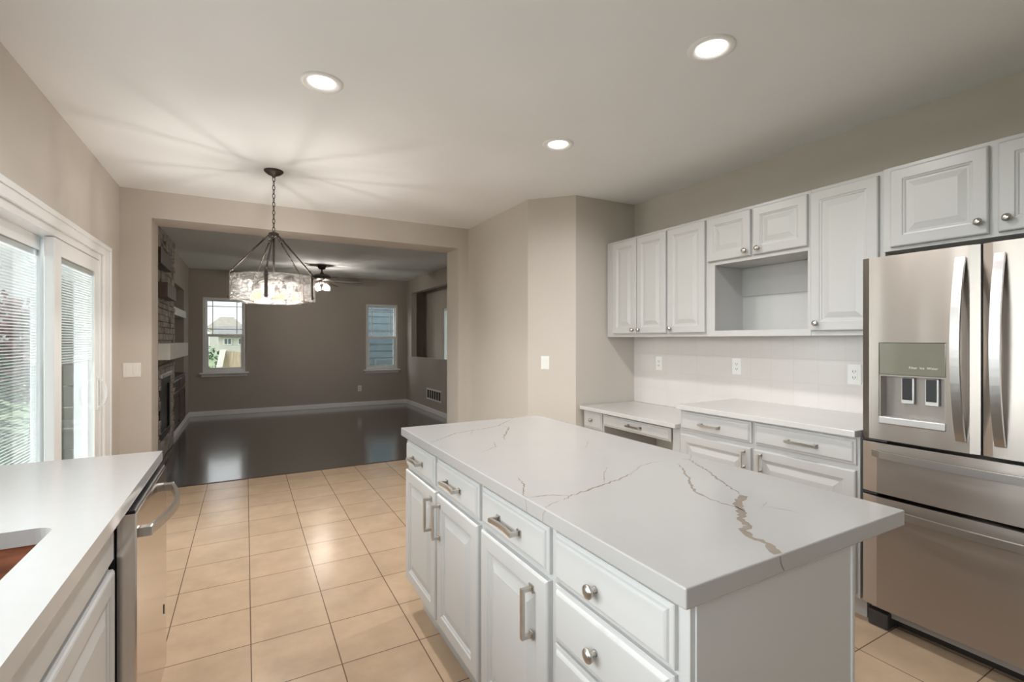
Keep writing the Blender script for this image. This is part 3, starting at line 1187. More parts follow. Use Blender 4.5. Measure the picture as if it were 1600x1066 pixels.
# handles
for yc, par in ((.822, ldoor), (.705, rdoor)):
    h = MB()
    n = 22
    pts = []
    for i in range(n + 1):
        u = i / n
        z = .938 + (1.684 - .938) * u
        pts.append((FX - .008 - .058 * math.sin(math.pi * u) ** .8, yc, z))
    h.sweep(pts, (0, 1, 0), .030, .014)
    h.build('handle', STEEL_H, par)
for z, par in ((.826, drw), (.575, frz)):
    h = MB()
    n = 20
    pts = [(FX - .004 - .045 * math.sin(math.pi * i / n) ** .5, 1.138 - (1.138 - .384) * i / n, z) for i in range(n + 1)]
    h.sweep(pts, (0, 0, 1), .030, .012)
    h.build('handle', STEEL_H, par)
# faint printed words on the control glass
cu = bpy.data.curves.new('printed_words', 'FONT')
cu.body = 'Filter  Ice  Water'
cu.size = .0145
cu.extrude = .0002
cu.align_x = 'CENTER'
tmp_o = bpy.data.objects.new('printed_words_tmp', cu)
COL.objects.link(tmp_o)
bpy.context.view_layer.update()
wm = bpy.data.meshes.new_from_object(tmp_o)
wm.materials.clear()
bpy.data.objects.remove(tmp_o)
to = bpy.data.objects.new('printed_words', wm)
COL.objects.link(to)
to.data.materials.append(SILVER)
to.rotation_euler = (math.pi / 2, 0, -math.pi / 2)
to.parent = dp
to.location = Vector((FX + .0026, .950, 1.222)) - OFF[t.name]

# ------------------------------------------------------------------ left run: worktop, sink, sink cabinet, dishwasher
CX = -.285
KX0, KX1, KY0, KY1 = -.80, -.388, .78, 1.500


def worktop_with_hole(x0, x1, y0, y1, z0, z1, hx0, hx1, hy0, hy1, rad):
    tmp = bmesh.new()
    k = 6
    hole = []
    for cx, cy, a0 in ((hx1 - rad, hy1 - rad, 0), (hx0 + rad, hy1 - rad, 90), (hx0 + rad, hy0 + rad, 180), (hx1 - rad, hy0 + rad, 270)):
        for i in range(k + 1):
            a = math.radians(a0 + 90 * i / k)
            hole.append((cx + rad * math.cos(a), cy + rad * math.sin(a)))
    outer = [(x1, y1), (x0, y1), (x0, y0), (x1, y0)]
    n = k + 1
    tops, bots = {}, {}

    def V(p, z, d):
        if p not in d:
            d[p] = tmp.verts.new((*p, z))
        return d[p]
    for z, d, flip in ((z1, tops, False), (z0, bots, True)):
        for c in range(4):
            seg = hole[c * n:(c + 1) * n]
            for a, b_ in zip(seg, seg[1:]):
                vs = [V(outer[c], z, d), V(b_, z, d), V(a, z, d)]
                tmp.faces.new(vs)
            nxt = hole[((c + 1) % 4) * n]
            tmp.faces.new([V(outer[c], z, d), V(outer[(c + 1) % 4], z, d), V(nxt, z, d), V(seg[-1], z, d)])
    for i in range(len(hole)):
        a, b_ = hole[i], hole[(i + 1) % len(hole)]
        if a != b_:
            tmp.faces.new([tops[a], tops[b_], bots[b_], bots[a]])
    for i in range(4):
        a, b_ = outer[i], outer[(i + 1) % 4]
        tmp.faces.new([tops[a], bots[a], bots[b_], tops[b_]])
    return tmp


m = MB()
m.merge(worktop_with_hole(XL + .001, CX, -1.4, 2.310, .878, .915, KX0, KX1, KY0, KY1, .035))
tag(m.build('countertop', QUARTZ_PLAIN), 'plain white worktop with the sink cut-out beside the sliding door', 'countertop')

m = MB()
w = .012
sx0, sx1, sy0, sy1 = KX0 - .006, KX1 + .006, KY0 - .006, KY1 + .006
m.box(sx0 - w, sx1 + w, sy0 - w, sy0, .67, .8775)
m.box(sx0 - w, sx1 + w, sy1, sy1 + w, .67, .8775)
m.box(sx0 - w, sx0, sy0, sy1, .67, .8775)
m.box(sx1, sx1 + w, sy0, sy1, .67, .8775)
m.box(sx0 - w, sx1 + w, sy0 - w, sy1 + w, .655, .67)
so = m.build('sink', COPPER)
tag(so, 'brown undermount sink basin in the white worktop', 'sink')
m = MB(); m.lathe((-.6, 1.14, .6702), [(.045, 0), (.045, .003), (.035, .001), (.002, .001)], n=28)
m.build('drain', NICKEL, so)

LF = -.330
t = thing('sink_cabinet', 'white sink base cabinet beside the dishwasher', 'cabinet', (-.6, .9, 0))
b = MB()
b.box(LF - .02, LF, .50, 1.690, .11, .877)
b.box(XL + .002, LF - .02, .50, .518, .11, .877)
b.box(XL + .002, LF - .02, 1.672, 1.690, .11, .877)
b.box(XL + .002, LF - .02, .518, 1.672, .11, .13)
b.box(XL + .002, LF - .07, .51, 1.680, 0, .11)
b.build('body', WHITE, t)
b = MB(); b.front('+X', LF + .0005, .515, 1.662, .745, .862, DRAWER_PROF); b.build('false_drawer_front', WHITE, t)
o = door(t, '+X', LF + .0005, 1.095, 1.662, .13, .728)
o = door(t, '+X', LF + .0005, .515, 1.085, .13, .728)
t = cabinet('base_cabinet', 'white base cabinet left of the sink cabinet', '+X', LF, XL + .002, -1.39, .498, .11, .877, toe=.07)
for y0, y1 in ((-1.375, -.76), (-.75, -.13), (-.12, .485)):
    door(t, '+X', LF + .0005, y0, y1, .13, .728)
    drawer(t, '+X', LF + .0005, y0, y1, .745, .862)

t = thing('dishwasher', 'stainless steel dishwasher with bowed bar handle under the worktop end', 'dishwasher', (-.6, 2.0, 0))
b = MB()
b.box(XL + .03, -.335, 1.702, 2.288, .02, .874)
b.box(-.335, -.318, 1.706, 2.284, .10, .872)
b.build('body', BLACK, t)
b = MB()
DX0, DX1 = -.314, -.270
tmp_pts = [(DX0, 1.703), (DX1 - .004, 1.703), (DX1, 1.707), (DX1, 2.285), (DX1 - .004, 2.289), (DX0, 2.289)]
b.prism(tmp_pts, .10, .858)
dd = b.build('door', STEEL_DW, t)
b = MB(); b.box(DX0 + .004, DX1 - .004, 1.71, 2.28, .8582, .866, .002)
b.build('control_strip', BLACK, dd)
h = MB()
n = 20
pts = [(DX1, 1.745, .822), (DX1 + .020, 1.745, .822)]
hz = .790
pts = [(DX1 + .022 + .040 * math.sin(math.pi * i / n), 1.745 + (2.245 - 1.745) * i / n, hz) for i in range(n + 1)]
h.sweep(pts, (0, 0, 1), .026, .012)
for y in (1.755, 2.235):
    h.box(DX1 - .001, DX1 + .030, y - .014, y + .014, hz - .014, hz + .014, .003)
h.build('handle', STEEL_H, dd)
b = MB(); b.box(DX1 - .001, DX1 + .002, 2.215, 2.222, .318, .352)
b.build('vent_slot', BLACK, dd)
b = MB(); b.box(-.40, -.36, 1.705, 2.287, .0, .098)
b.build('toe_panel', BLACK, t)
m = MB()
m.box(XL + .02, -.30, 2.2905, 2.308, 0, .8775, .001)
tag(m.build('end_panel', WHITE), 'white end panel closing the worktop run past the dishwasher', 'panel')

# ------------------------------------------------------------------ recessed ceiling lights
def downlight_mesh(t):
    b = MB()
    b.lathe((t[0], t[1], CEILZ), [(.098, 0), (.098, -.005), (.090, -.009), (.078, -.008), (.059, -.002), (.059, 0)], n=40, cap0=False, cap1=False)
    return b


def lamp_light(name, kind, loc, power, color, parent, size=.12, spread=None, rot=None):
    ld_ = bpy.data.lights.new(name, kind)
    ld_.energy = power
    ld_.color = color
    if kind == 'AREA':
        ld_.shape = 'DISK'
        ld_.size = size
        if spread:
            ld_.spread = spread
    else:
        ld_.shadow_soft_size = size
    o_ = bpy.data.objects.new(name, ld_)
    COL.objects.link(o_)
    o_.parent = parent
    o_.location = Vector(loc) - OFF[parent.name]
    return o_


base = None
for (x, y, lab) in ((.322, 2.485, 'round recessed ceiling light, leftmost of the three'),
                    (1.745, 1.385, 'round recessed ceiling light, largest and highest in view'),
                    (1.745, 2.54, 'round recessed ceiling light, smallest and lowest in view, nearest the pantry wall'),
                    (.322, 1.385, 'round recessed ceiling light behind the camera over the left aisle')):
    if base is None:
        base = thing('recessed_light', lab, 'ceiling light', (x, y, CEILZ), 'recessed ceiling lights')
        downlight_mesh((x, y)).build('trim_ring', TRIM, base)
        b = MB(); b.lathe((x, y, CEILZ), [(.058, -.001), (.058, -.0035), (.04, -.005), (.001, -.0055)], n=36)
        b.build('diffuser', DIFFUSER, base)
        lamp_light('downlight_lamp', 'AREA', (x, y, CEILZ - .012), DOWNLIGHT_W, (1.0, .99, .975), base, .12, math.radians(165))
    else:
        dup(base, (x, y, CEILZ), lab, 'recessed ceiling lights')

# ------------------------------------------------------------------ chandelier
HX, HY = .181, 3.96
t = thing('chandelier', 'round seeded-glass drum chandelier hanging from a dark bronze chain', 'chandelier', (HX, HY, CEILZ))
b = MB(); b.lathe((HX, HY, CEILZ), [(.066, -.0005), (.066, -.008), (.058, -.016), (.040, -.030), (.016, -.040), (.010, -.050), (.002, -.052)], n=36)
b.build('canopy', BRONZE, t)
b = MB()
zt, zb = 2.552, 2.150
nl = 13
ll = (zt - zb) / nl
for k in range(nl):
    zc = zt - ll * (k + .5)
    a = (k % 2) * math.pi / 2 + .4
    pts = []
    for i in range(16):
        q = 2 * math.pi * i / 16
        u = .0085 * math.cos(q)
        v = (ll * .5 + .0035) * math.sin(q)
        pts.append((HX + u * math.cos(a), HY + u * math.sin(a), zc + v))
    b.tube(pts, .0026, 6, closed=True)
b.build('chain', BRONZE, t)
ZT, ZB, DR = 1.812, 1.630, .280
b = MB()
b.lathe((HX, HY, 0), [(.006, 2.152), (.014, 2.146), (.034, 2.138), (.036, 2.128), (.036, 2.112), (.022, 2.106), (.008, 2.100), (.001, 2.098)], n=28)
b.build('hub', BRONZE, t)
b = MB()
b.tube([(HX, HY, 2.105), (HX, HY, 1.80)], .0075, 12)
b.lathe((HX, HY, 0), [(.012, 1.815), (.030, 1.805), (.034, 1.785), (.030, 1.768), (.010, 1.758), (.001, 1.756)], n=24)
b.build('center_rod', BRONZE, t)
angs = [-12, 60, 132, 204, 276]
for a in angs:
    ca = (math.sin(math.radians(a)), -math.cos(math.radians(a)))
    p0 = Vector((HX + ca[0] * .034, HY + ca[1] * .034, 2.122))
    p1 = Vector((HX + ca[0] * (DR + .006), HY + ca[1] * (DR + .006), 1.828))
    b = MB()
    dv = (p1 - p0)
    q0, q1 = p0 + dv * .12, p0 + dv * .93
    b.tube([q0, q1], .0062, 10)
    b.tube([q0 - dv * .02, q0 + dv * .02], .0085, 10)
    b.tube([q1 - dv * .02, q1 + dv * .02], .0085, 10)
    # link rings at both ends
    for (s, e) in ((p0, q0), (q1, p1)):
        mid = (s + e) / 2
        ax = (e - s)
        ln = ax.length * .62
        ax.normalize()
        sd = ax.cross(Vector((0, 0, 1))).normalized()
        b.tube([mid + ax * ln * math.cos(2 * math.pi * i / 14) + sd * .010 * math.sin(2 * math.pi * i / 14) for i in range(14)], .0030, 6, closed=True)
    b.build('support_rod', BRONZE, t)
    b = MB()
    tg_ = (-ca[1], ca[0])
    c0 = Vector((HX + ca[0] * (DR + .006), HY + ca[1] * (DR + .006), 0))
    T = Vector((tg_[0], tg_[1], 0))
    O = Vector((ca[0], ca[1], 0))
    rs = []
    for z in (ZB + .012, ZT + .012):
        rs.append([c0 + T * .011 + O * .002 + Vector((0, 0, z)), c0 - T * .011 + O * .002 + Vector((0, 0, z)),
                   c0 - T * .011 - O * .004 + Vector((0, 0, z)), c0 + T * .011 - O * .004 + Vector((0, 0, z))])
    b.rings(rs)
    b.tube([c0 + Vector((0, 0, ZT + .012)), c0 + Vector((0, 0, ZT + .026))], .005, 8)
    for z in (ZB + .026, ZT - .014):
        b.tube([c0 - O * .014 + Vector((0, 0, z)), c0 + O * .012 + Vector((0, 0, z))], .0055, 10)
        b.tube([c0 - T * .017 + O * .003 + Vector((0, 0, z)), c0 + T * .017 + O * .003 + Vector((0, 0, z))], .004, 8)
    b.build('strap', BRONZE, t)
b = MB()
b.lathe((HX, HY, 0), [(DR, ZB), (DR + .002, ZB - .003), (DR + .005, ZB), (DR + .005, ZT), (DR + .0025, ZT + .003), (DR, ZT)], n=96, cap0=False, cap1=False)
bmesh.ops.bridge_loops  # rim is closed by the next ring pair
b.build('glass_shade', SEEDED, t)
for k, a in enumerate(angs):
    aa = math.radians(a + 36)
    d0 = Vector((math.sin(aa), -math.cos(aa), 0))
    c = Vector((HX, HY, 0))
    b = MB()
    b.tube([c + d0 * .025 + Vector((0, 0, 1.785)), c + d0 * .10 + Vector((0, 0, 1.780)), c + d0 * .135 + Vector((0, 0, 1.765)), c + d0 * .145 + Vector((0, 0, 1.745))], .006, 8)
    b.lathe(c + d0 * .145, [(.012, 1.752), (.017, 1.748), (.017, 1.715), (.014, 1.708), (.001, 1.708)], n=18)
    ar = b.build('lamp_arm', BRONZE, t)
    b = MB()
    b.lathe(c + d0 * .145, [(.012, 1.7075), (.014, 1.700), (.026, 1.682), (.030, 1.668), (.026, 1.652), (.014, 1.642), (.001, 1.640)], n=20)
    b.build('bulb', BULB, ar)
    lamp_light('chandelier_lamp', 'POINT', c + d0 * .145 + Vector((0, 0, 1.672)), CHANDELIER_W, (1.0, .93, .85), t, .018)

# ------------------------------------------------------------------ ceiling fan in the living room
FXc, FYc = 1.121, 8.62
t = thing('ceiling_fan', 'dark bronze five-blade ceiling fan with lit glass shades', 'ceiling fan', (FXc, FYc, CEILZ))
b = MB(); b.lathe((FXc, FYc, CEILZ), [(.075, -.0005), (.075, -.012), (.055, -.055), (.040, -.065), (.016, -.068)], n=32)
b.build('canopy', BRONZE, t)
b = MB()
b.tube([(FXc, FYc, 2.54), (FXc, FYc, 2.455)], .013, 14)
b.lathe((FXc, FYc, 0), [(.014, 2.485), (.030, 2.475), (.036, 2.452), (.02, 2.449)], n=22)
b.build('down_rod', BRONZE, t)
b = MB()
b.lathe((FXc, FYc, 0), [(.040, 2.452), (.10, 2.447), (.135, 2.435), (.142, 2.420), (.142, 2.375), (.130, 2.362), (.095, 2.352), (.05, 2.350), (.001, 2.349)], n=40)
b.build('motor_housing', BRONZE, t)
for a in (-10, 62, 134, 206, 278):
    ar = math.radians(a)
    U = Vector((math.cos(ar), math.sin(ar), 0))
    V = Vector((-math.sin(ar), math.cos(ar), 0))
    c = Vector((FXc, FYc, 2.352))
    tilt = .30
    b = MB()
    outline = [(.20, .055), (.26, .064), (.45, .075), (.58, .078), (.635, .068), (.655, .045), (.660, 0)]
    pts = outline + [(u, -v) for u, v in outline[-2::-1]]
    rs = []
    for dz in (-.004, .004):
        rs.append([c + U * u + V * v + Vector((0, 0, v * tilt - .012 - .02 * u + dz)) for u, v in pts])
    b.rings(rs)
    bl = b.build('blade', DARKWOOD, t)
    b = MB()
    b.sweep([c + U * .09 + Vector((0, 0, .0)), c + U * .15 + Vector((0, 0, -.006)), c + U * .24 + Vector((0, 0, -.022))], V, .03, .006)
    b.build('blade_bracket', BRONZE, bl)
b = MB()
b.lathe((FXc, FYc, 0), [(.05, 2.3485), (.055, 2.335), (.05, 2.30), (.03, 2.285), (.001, 2.282)], n=28)
lk = b.build('light_kit', BRONZE, t)
for a in (-60, 30, 120, 210):
    ar = math.radians(a)
    U = Vector((math.cos(ar), math.sin(ar), 0))
    c = Vector((FXc, FYc, 0)) + U * .105
    b = MB()
    b.lathe(c, [(.018, 2.285), (.030, 2.272), (.048, 2.245), (.055, 2.215), (.052, 2.195), (.056, 2.180)], n=24, cap0=True, cap1=False)
    b.tube([Vector((FXc, FYc, 2.30)) + U * .04, c + Vector((0, 0, 2.292))], .008, 8)
    sh = b.build('shade', SEEDED, t)
    b = MB(); b.lathe(c, [(.01, 2.268), (.022, 2.250), (.026, 2.232), (.018, 2.215), (.001, 2.208)], n=16)
    b.build('bulb', BULB_W, sh)
    lamp_light('fan_lamp', 'POINT', c + Vector((0, 0, 2.235)), FAN_W, (1.0, .94, .86), t, .025).data.specular_factor = .15

# ------------------------------------------------------------------ plates, outlets, vent
def plate(name, label, cat, origin, U, Nn, w, h, kind):
    """wall plate: U = along the wall, Nn = out of the wall"""
    U, Nn = Vector(U), Vector(Nn)
    Zv = Vector((0, 0, 1))
    o0 = Vector(origin)
    tt = thing(name, label, cat, origin)

    def bx(mb, u0, u1, z0, z1, n0, n1):
        mb.rings([[o0 + U * a + Zv * c + Nn * n0 for a, c in ((u0, z0), (u1, z0), (u1, z1), (u0, z1))],
                  [o0 + U * a + Zv * c + Nn * n1 for a, c in ((u0, z0), (u1, z0), (u1, z1), (u0, z1))]])
    b_ = MB()
    bx(b_, -w / 2, w / 2, -h / 2, h / 2, .0005, .004)
    bx(b_, -w / 2 + .004, w / 2 - .004, -h / 2 + .004, h / 2 - .004, .004, .006)
    b_.build('cover_plate', PLATE, tt)
    n = max(1, round(w / .058) - (0 if w < .1 else 0)) if w > .09 else 1
    for i in range(n):
        uc = (i - (n - 1) / 2) * .046
        b_ = MB()
        if kind == 'switch':
            bx(b_, uc - .016, uc + .016, -.033, .033, .006, .0085)
            b_.build('rocker', PLATE, tt)
        else:
            bx(b_, uc - .017, uc + .017, -.034, .034, .006, .008)
            rc = b_.build('receptacle', PLATE, tt)
            b_ = MB()
            for zz in (-.018, .018):
                bx(b_, uc - .008, uc - .005, zz - .005, zz + .006, .008, .0084)
                bx(b_, uc + .005, uc + .008, zz - .005, zz + .006, .008, .0084)
                bx(b_, uc - .002, uc + .002, zz - .012, zz - .008, .008, .0084)
            b_.build('slots', SLOT, rc)
    return tt


n45 = Vector((-.315, -.295, 0)).normalized()
plate('light_switch', 'white light switch on the angled pantry wall', 'light switch', (2.3092 + n45.x * .0, 3.5584 + n45.y * .0, 1.147), (n45.y, -n45.x, 0), n45, .075, .118, 'switch')
plate('light_switch', 'wide white light switch plate beside the sliding door', 'light switch', (-.885 + .065, YD0, 1.10), (1, 0, 0), (0, -1, 0), .118, .118, 'switch')
plate('wall_outlet', 'white outlet low on the far living room wall', 'outlet', (2.028, YF, .36), (1, 0, 0), (0, -1, 0), .075, .118, 'outlet')
XS = XR - .008
plate('wall_outlet', 'white outlet on the backsplash above the desk', 'outlet', (XS, 3.03, 1.145), (0, 1, 0), (-1, 0, 0), .075, .118, 'outlet')
plate('wall_outlet', 'white outlet on the backsplash above the desk and worktop step', 'outlet', (XS, 2.275, 1.155), (0, 1, 0), (-1, 0, 0), .075, .118, 'outlet')
plate('wall_outlet', 'white outlet on the backsplash next to the fridge', 'outlet', (XS, 1.498, 1.145), (0, 1, 0), (-1, 0, 0), .075, .118, 'outlet')

t = thing('wall_vent', 'white return air vent on the living room half wall', 'vent', (3.0, 8.34, .34))
b = MB()
v0, v1, z0, z1 = 7.95, 8.73, .235, .445
b.box(2.990, 2.9995, v0, v0 + .03, z0, z1, .002)
b.box(2.990, 2.9995, v1 - .03, v1, z0, z1, .002)
b.box(2.990, 2.9995, v0 + .03, v1 - .03, z0, z0 + .03, .002)
b.box(2.990, 2.9995, v0 + .03, v1 - .03, z1 - .03, z1, .002)
b.build('frame', VENTM, t)
b = MB(); b.box(2.9985, 2.9994, v0 + .03, v1 - .03, z0 + .03, z1 - .03); b.build('backing', SLOT, t)
for k in range(1, 6):
    yy = v0 + .03 + (v1 - v0 - .06) * k / 6
    b = MB(); b.box(2.991, 2.998, yy - .008, yy + .008, z0 + .03, z1 - .03)
    b.build('bar', VENTM, t)

# ------------------------------------------------------------------ fireplace wall
SX, SYa, SYb = -.815, 6.02, 7.65
t = thing('fireplace', 'stacked-stone fireplace column with whitewashed mantel and black firebox', 'fireplace', (SX, 6.84, 0))
FB = (6.44, 7.24, .24, .92)
b = MB()
rs_ = random.Random(11)
b.mi = 1
for (y0, y1, z0, z1) in ((SYa, FB[0], 0, CEILZ), (FB[1], SYb, 0, CEILZ), (FB[0], FB[1], 0, FB[2]), (FB[0], FB[1], FB[3], CEILZ)):
    b.box(LX + .001, SX - .022, y0, y1, z0, z1 - .001)
b.mi = 0
z = 0.002
while z < CEILZ - .01:
    h = min(rs_.choice((.045, .06, .075, .10)), CEILZ - .003 - z)
    y = SYa
    while y < SYb - .001:
        w = min(rs_.uniform(.12, .42), SYb - y)
        if SYb - (y + w) < .08:
            w = SYb - y
        segs = [(y, y + w)]
        if z + h > FB[2] and z < FB[3]:
            segs = [(a, c) for a, c in ((y, min(y + w, FB[0])), (max(y, FB[1]), y + w)) if c - a > .01]
        for a, c in segs:
            b.box(SX - .03, SX + rs_.uniform(-.014, .012), a + .002, c - .002, z + .002, z + h - .002, .006, 1)
        y += w
    z += h
b.build('stone_facing', [STONE, STONE_DK], t)
b = MB()
b.box(LX + .002, SX - .02, FB[0], FB[1], FB[2], FB[3])
fb = b.build('firebox', IRON, t)
b = MB()
b.box(SX - .019, SX - .002, FB[0], FB[0] + .05, FB[2], FB[3], .003)
b.box(SX - .019, SX - .002, FB[1] - .05, FB[1], FB[2], FB[3], .003)
b.box(SX - .019, SX - .002, FB[0] + .05, FB[1] - .05, FB[2], FB[2] + .06, .003)
b.box(SX - .019, SX - .002, FB[0] + .05, FB[1] - .05, FB[3] - .09, FB[3], .003)
b.build('firebox_frame', IRON, fb)
b = MB(); b.box(SX - .014, SX + .020, FB[0] - .01, FB[1] + .01, FB[3] + .001, FB[3] + .05, .006)
b.build('hood', SILVER, t)
b = MB(); b.box(SX - .02, SX + .145, 5.94, 7.66, 1.142, 1.312, .006)
b.build('mantel', LIMEWASH, t)

m = MB(); m.box(SX + .013, SX + .085, 5.80, 6.62, 2.11, 2.265, .003)
tag(m.build('wall_shelf', DARKWOOD), 'dark brown box shelf on the stone, the upper one', 'shelf')
m = MB(); m.box(SX + .013, SX + .10, 6.15, 6.85, 1.80, 1.955, .003)
tag(m.build('wall_shelf', DARKWOOD_EDGE), 'dark brown box shelf on the stone, between the upper shelf and the mantel', 'shelf')
m = MB(); m.box(LX - .44, LX + .03, NY0 + .005, NY1 - .005, 1.69, 1.80, .004)
tag(m.build('wall_shelf', LIMEWASH), 'thick whitewashed shelf in the wall niche', 'shelf')

t = thing('built_in_cabinet', 'dark espresso cabinet built into the niche beside the fireplace', 'cabinet', (LX - .2, 8.52, .06))
b = MB()
b.box(LX - .44, LX + .002, NY0 + .006, NY1 - .006, .062, .800, .001)
b.box(LX - .44, LX + .022, NY0 + .004, NY1 - .004, .801, .826, .004)
b.build('body', DARKWOOD, t)
ym = (NY0 + NY1) / 2
for y0, y1 in ((NY0 + .03, ym - .006), (ym + .006, NY1 - .03)):
    b = MB(); b.front('+X', LX + .0025, y0, y1, .64, .785, DRAWER_PROF); b.build('drawer', DARKWOOD, t)
    b = MB(); b.front('+X', LX + .0025, y0, y1, .10, .615, DOOR_PROF); b.build('door', DARKWOOD, t)

# ------------------------------------------------------------------ outdoors
m = MB(); m.box(-90, 90, -40, 140, -1.35, -1.15); struct(m.build('ground', LAWN))
m = MB(); m.box(-5.4, XL - .16, -3.0, 5.2, -1.15, -.14); struct(m.build('patio', PATIO))  # extended past the sink window and lightened to bounce daylight indoors


def foliage_mesh(rng, blobs, n, size):
    b_ = MB()
    bm = b_.bm
    for (cx, cy, cz, rx, ry, rz) in blobs:
        for _ in range(n):
            d_ = Vector((rng.gauss(0, 1), rng.gauss(0, 1), rng.gauss(0, 1))).normalized()
            q = rng.uniform(.55, 1.05)
            p = Vector((cx + d_.x * rx * q, cy + d_.y * ry * q, cz + d_.z * rz * q))
            u = Vector((rng.gauss(0, 1), rng.gauss(0, 1), rng.gauss(0, 1))).normalized()
            v = u.orthogonal().normalized()
            s = size * rng.uniform(.6, 1.3)
            vs = [bm.verts.new(p + u * s), bm.verts.new(p + v * s * .45), bm.verts.new(p - u * s), bm.verts.new(p - v * s * .45)]
            bm.faces.new(vs)
    return b_


def bush(label, x, y, zg, h, w, m_, seed, n=170, leaf=.07):
    rng = random.Random(seed)
    t_ = thing('bush', label, 'bush', (x, y, zg))
    blobs = []
    for k in range(7):
        a = rng.uniform(0, 6.28)
        q = rng.uniform(0, .5) * w
        zz = zg + h * rng.uniform(.3, .8)
        blobs.append((x + q * math.cos(a), y + q * math.sin(a), zz, w * .38, w * .38, h * .24))
    foliage_mesh(rng, blobs, n, leaf).build('leaves', m_, t_)
    b_ = MB()
    for k in range(4):
        a = rng.uniform(0, 6.28)
        b_.tube([(x, y, zg), (x + .2 * w * math.cos(a), y + .2 * w * math.sin(a), zg + h * .6)], [.03, .012], 6)
    b_.build('stem', BARK, t_)


def broad_tree(name, label, x, y, zg, h, w, m_, seed, n=220, leaf=.13):
    rng = random.Random(seed)
    t_ = thing(name, label, 'tree', (x, y, zg))
    blobs = []
    for k in range(11):
        a = rng.uniform(0, 6.28)
        q = rng.uniform(.1, .5) * w
        zz = zg + h * rng.uniform(.42, .88)
        blobs.append((x + q * math.cos(a), y + q * math.sin(a), zz, w * .30, w * .30, h * .14))
    foliage_mesh(rng, blobs, n, leaf).build('leaves', m_, t_)
    b_ = MB()
    b_.tube([(x, y, zg), (x + .05, y, zg + h * .35), (x, y + .05, zg + h * .75)], [.13, .10, .03], 8)
    b_.build('trunk', BARK, t_)


def spruce(label, x, y, zg, h, w, seed):
    rng = random.Random(seed)
    t_ = thing('spruce_tree', label, 'tree', (x, y, zg))
    b_ = MB()
    b_.tube([(x, y, zg), (x, y, zg + h)], [.14, .02], 8)
    b_.build('trunk', BARK, t_)
    b_ = MB()
    bm = b_.bm
    levels = 26
    for k in range(levels):
        f_ = k / levels
        zc = zg + .25 + (h - .25) * f_
        rad = w * (1 - f_) ** .9 + .08
        nb = int(9 + 10 * (1 - f_))
        for j in range(nb):
            a = 6.283 * (j + rng.uniform(-.3, .3)) / nb
            dr = Vector((math.cos(a), math.sin(a), 0))
            sd_ = Vector((-math.sin(a), math.cos(a), 0))
            for q in range(7):
                u = (q + rng.uniform(0, 1)) / 7
                p = Vector((x, y, zc)) + dr * rad * u + Vector((0, 0, -.28 * rad * u * u + rng.uniform(-.04, .04)))
                L1 = .16 + .10 * (1 - u)
                ax = (dr * .8 + sd_ * rng.uniform(-.9, .9) + Vector((0, 0, rng.uniform(-.5, .2)))).normalized()
                wd = ax.cross(Vector((rng.uniform(-1, 1), rng.uniform(-1, 1), 1))).normalized() * .05
                vs = [bm.verts.new(p - ax * L1 * .5), bm.verts.new(p + wd), bm.verts.new(p + ax * L1), bm.verts.new(p - wd)]
                bm.faces.new(vs)
    b_.build('needles', LEAF_A, t_)


spruce('blue-green spruce outside the sliding door', -4.75, 12.6, -1.15, 4.3, 1.35, 21)
spruce('smaller spruce behind the tall spruce outside the sliding door', -6.9, 14.6, -1.15, 3.6, 1.2, 23)
broad_tree('plum_tree', 'plum-leaved tree beyond the spruce outside the sliding door', -4.3, 15.2, -1.15, 3.9, 2.0, LEAF_R, 5)
bush('low green bush under the spruce outside the sliding door', -3.6, 10.0, -1.15, 1.3, 1.1, LEAF_C, 31)

# garden seen through the left far window
bush('tall dark green bush left in the far window view', -1.12, 15.6, -1.15, 2.75, .95, LEAF_C, 41, 260, .06)
bush('bright green bush low in the left far window view', -1.30, 13.3, -1.15, 2.1, .7, LEAF_B, 42, 260, .06)
t = thing('fence', 'pale cedar board fence seen through the left far window', 'fence', (1.0, 14.2, -1.15))
b = MB()
x = -.52
rf = random.Random(2)
while x < 1.75:
    b.box(x, x + .135, 14.19, 14.21, -1.15, 1.05 + rf.uniform(-.01, .01))
    x += .142
b.build('board_panel', FENCEM, t)
for x in (-.45, .7, 1.65):
    b = MB(); b.box(x, x + .09, 14.215, 14.305, -1.15, 1.0); b.build('post', FENCEM, t)
m = MB()
m.rings([[(-.985, 13.75, -1.15), (-.855, 13.75, -1.15), (-.855, 13.78, -1.15), (-.985, 13.78, -1.15)],
         [(-.565, 14.14, 1.10), (-.435, 14.14, 1.10), (-.435, 14.17, 1.10), (-.565, 14.17, 1.10)]])
tag(m.build('board', BOARDM), 'white board leaning against the cedar fence', 'board')


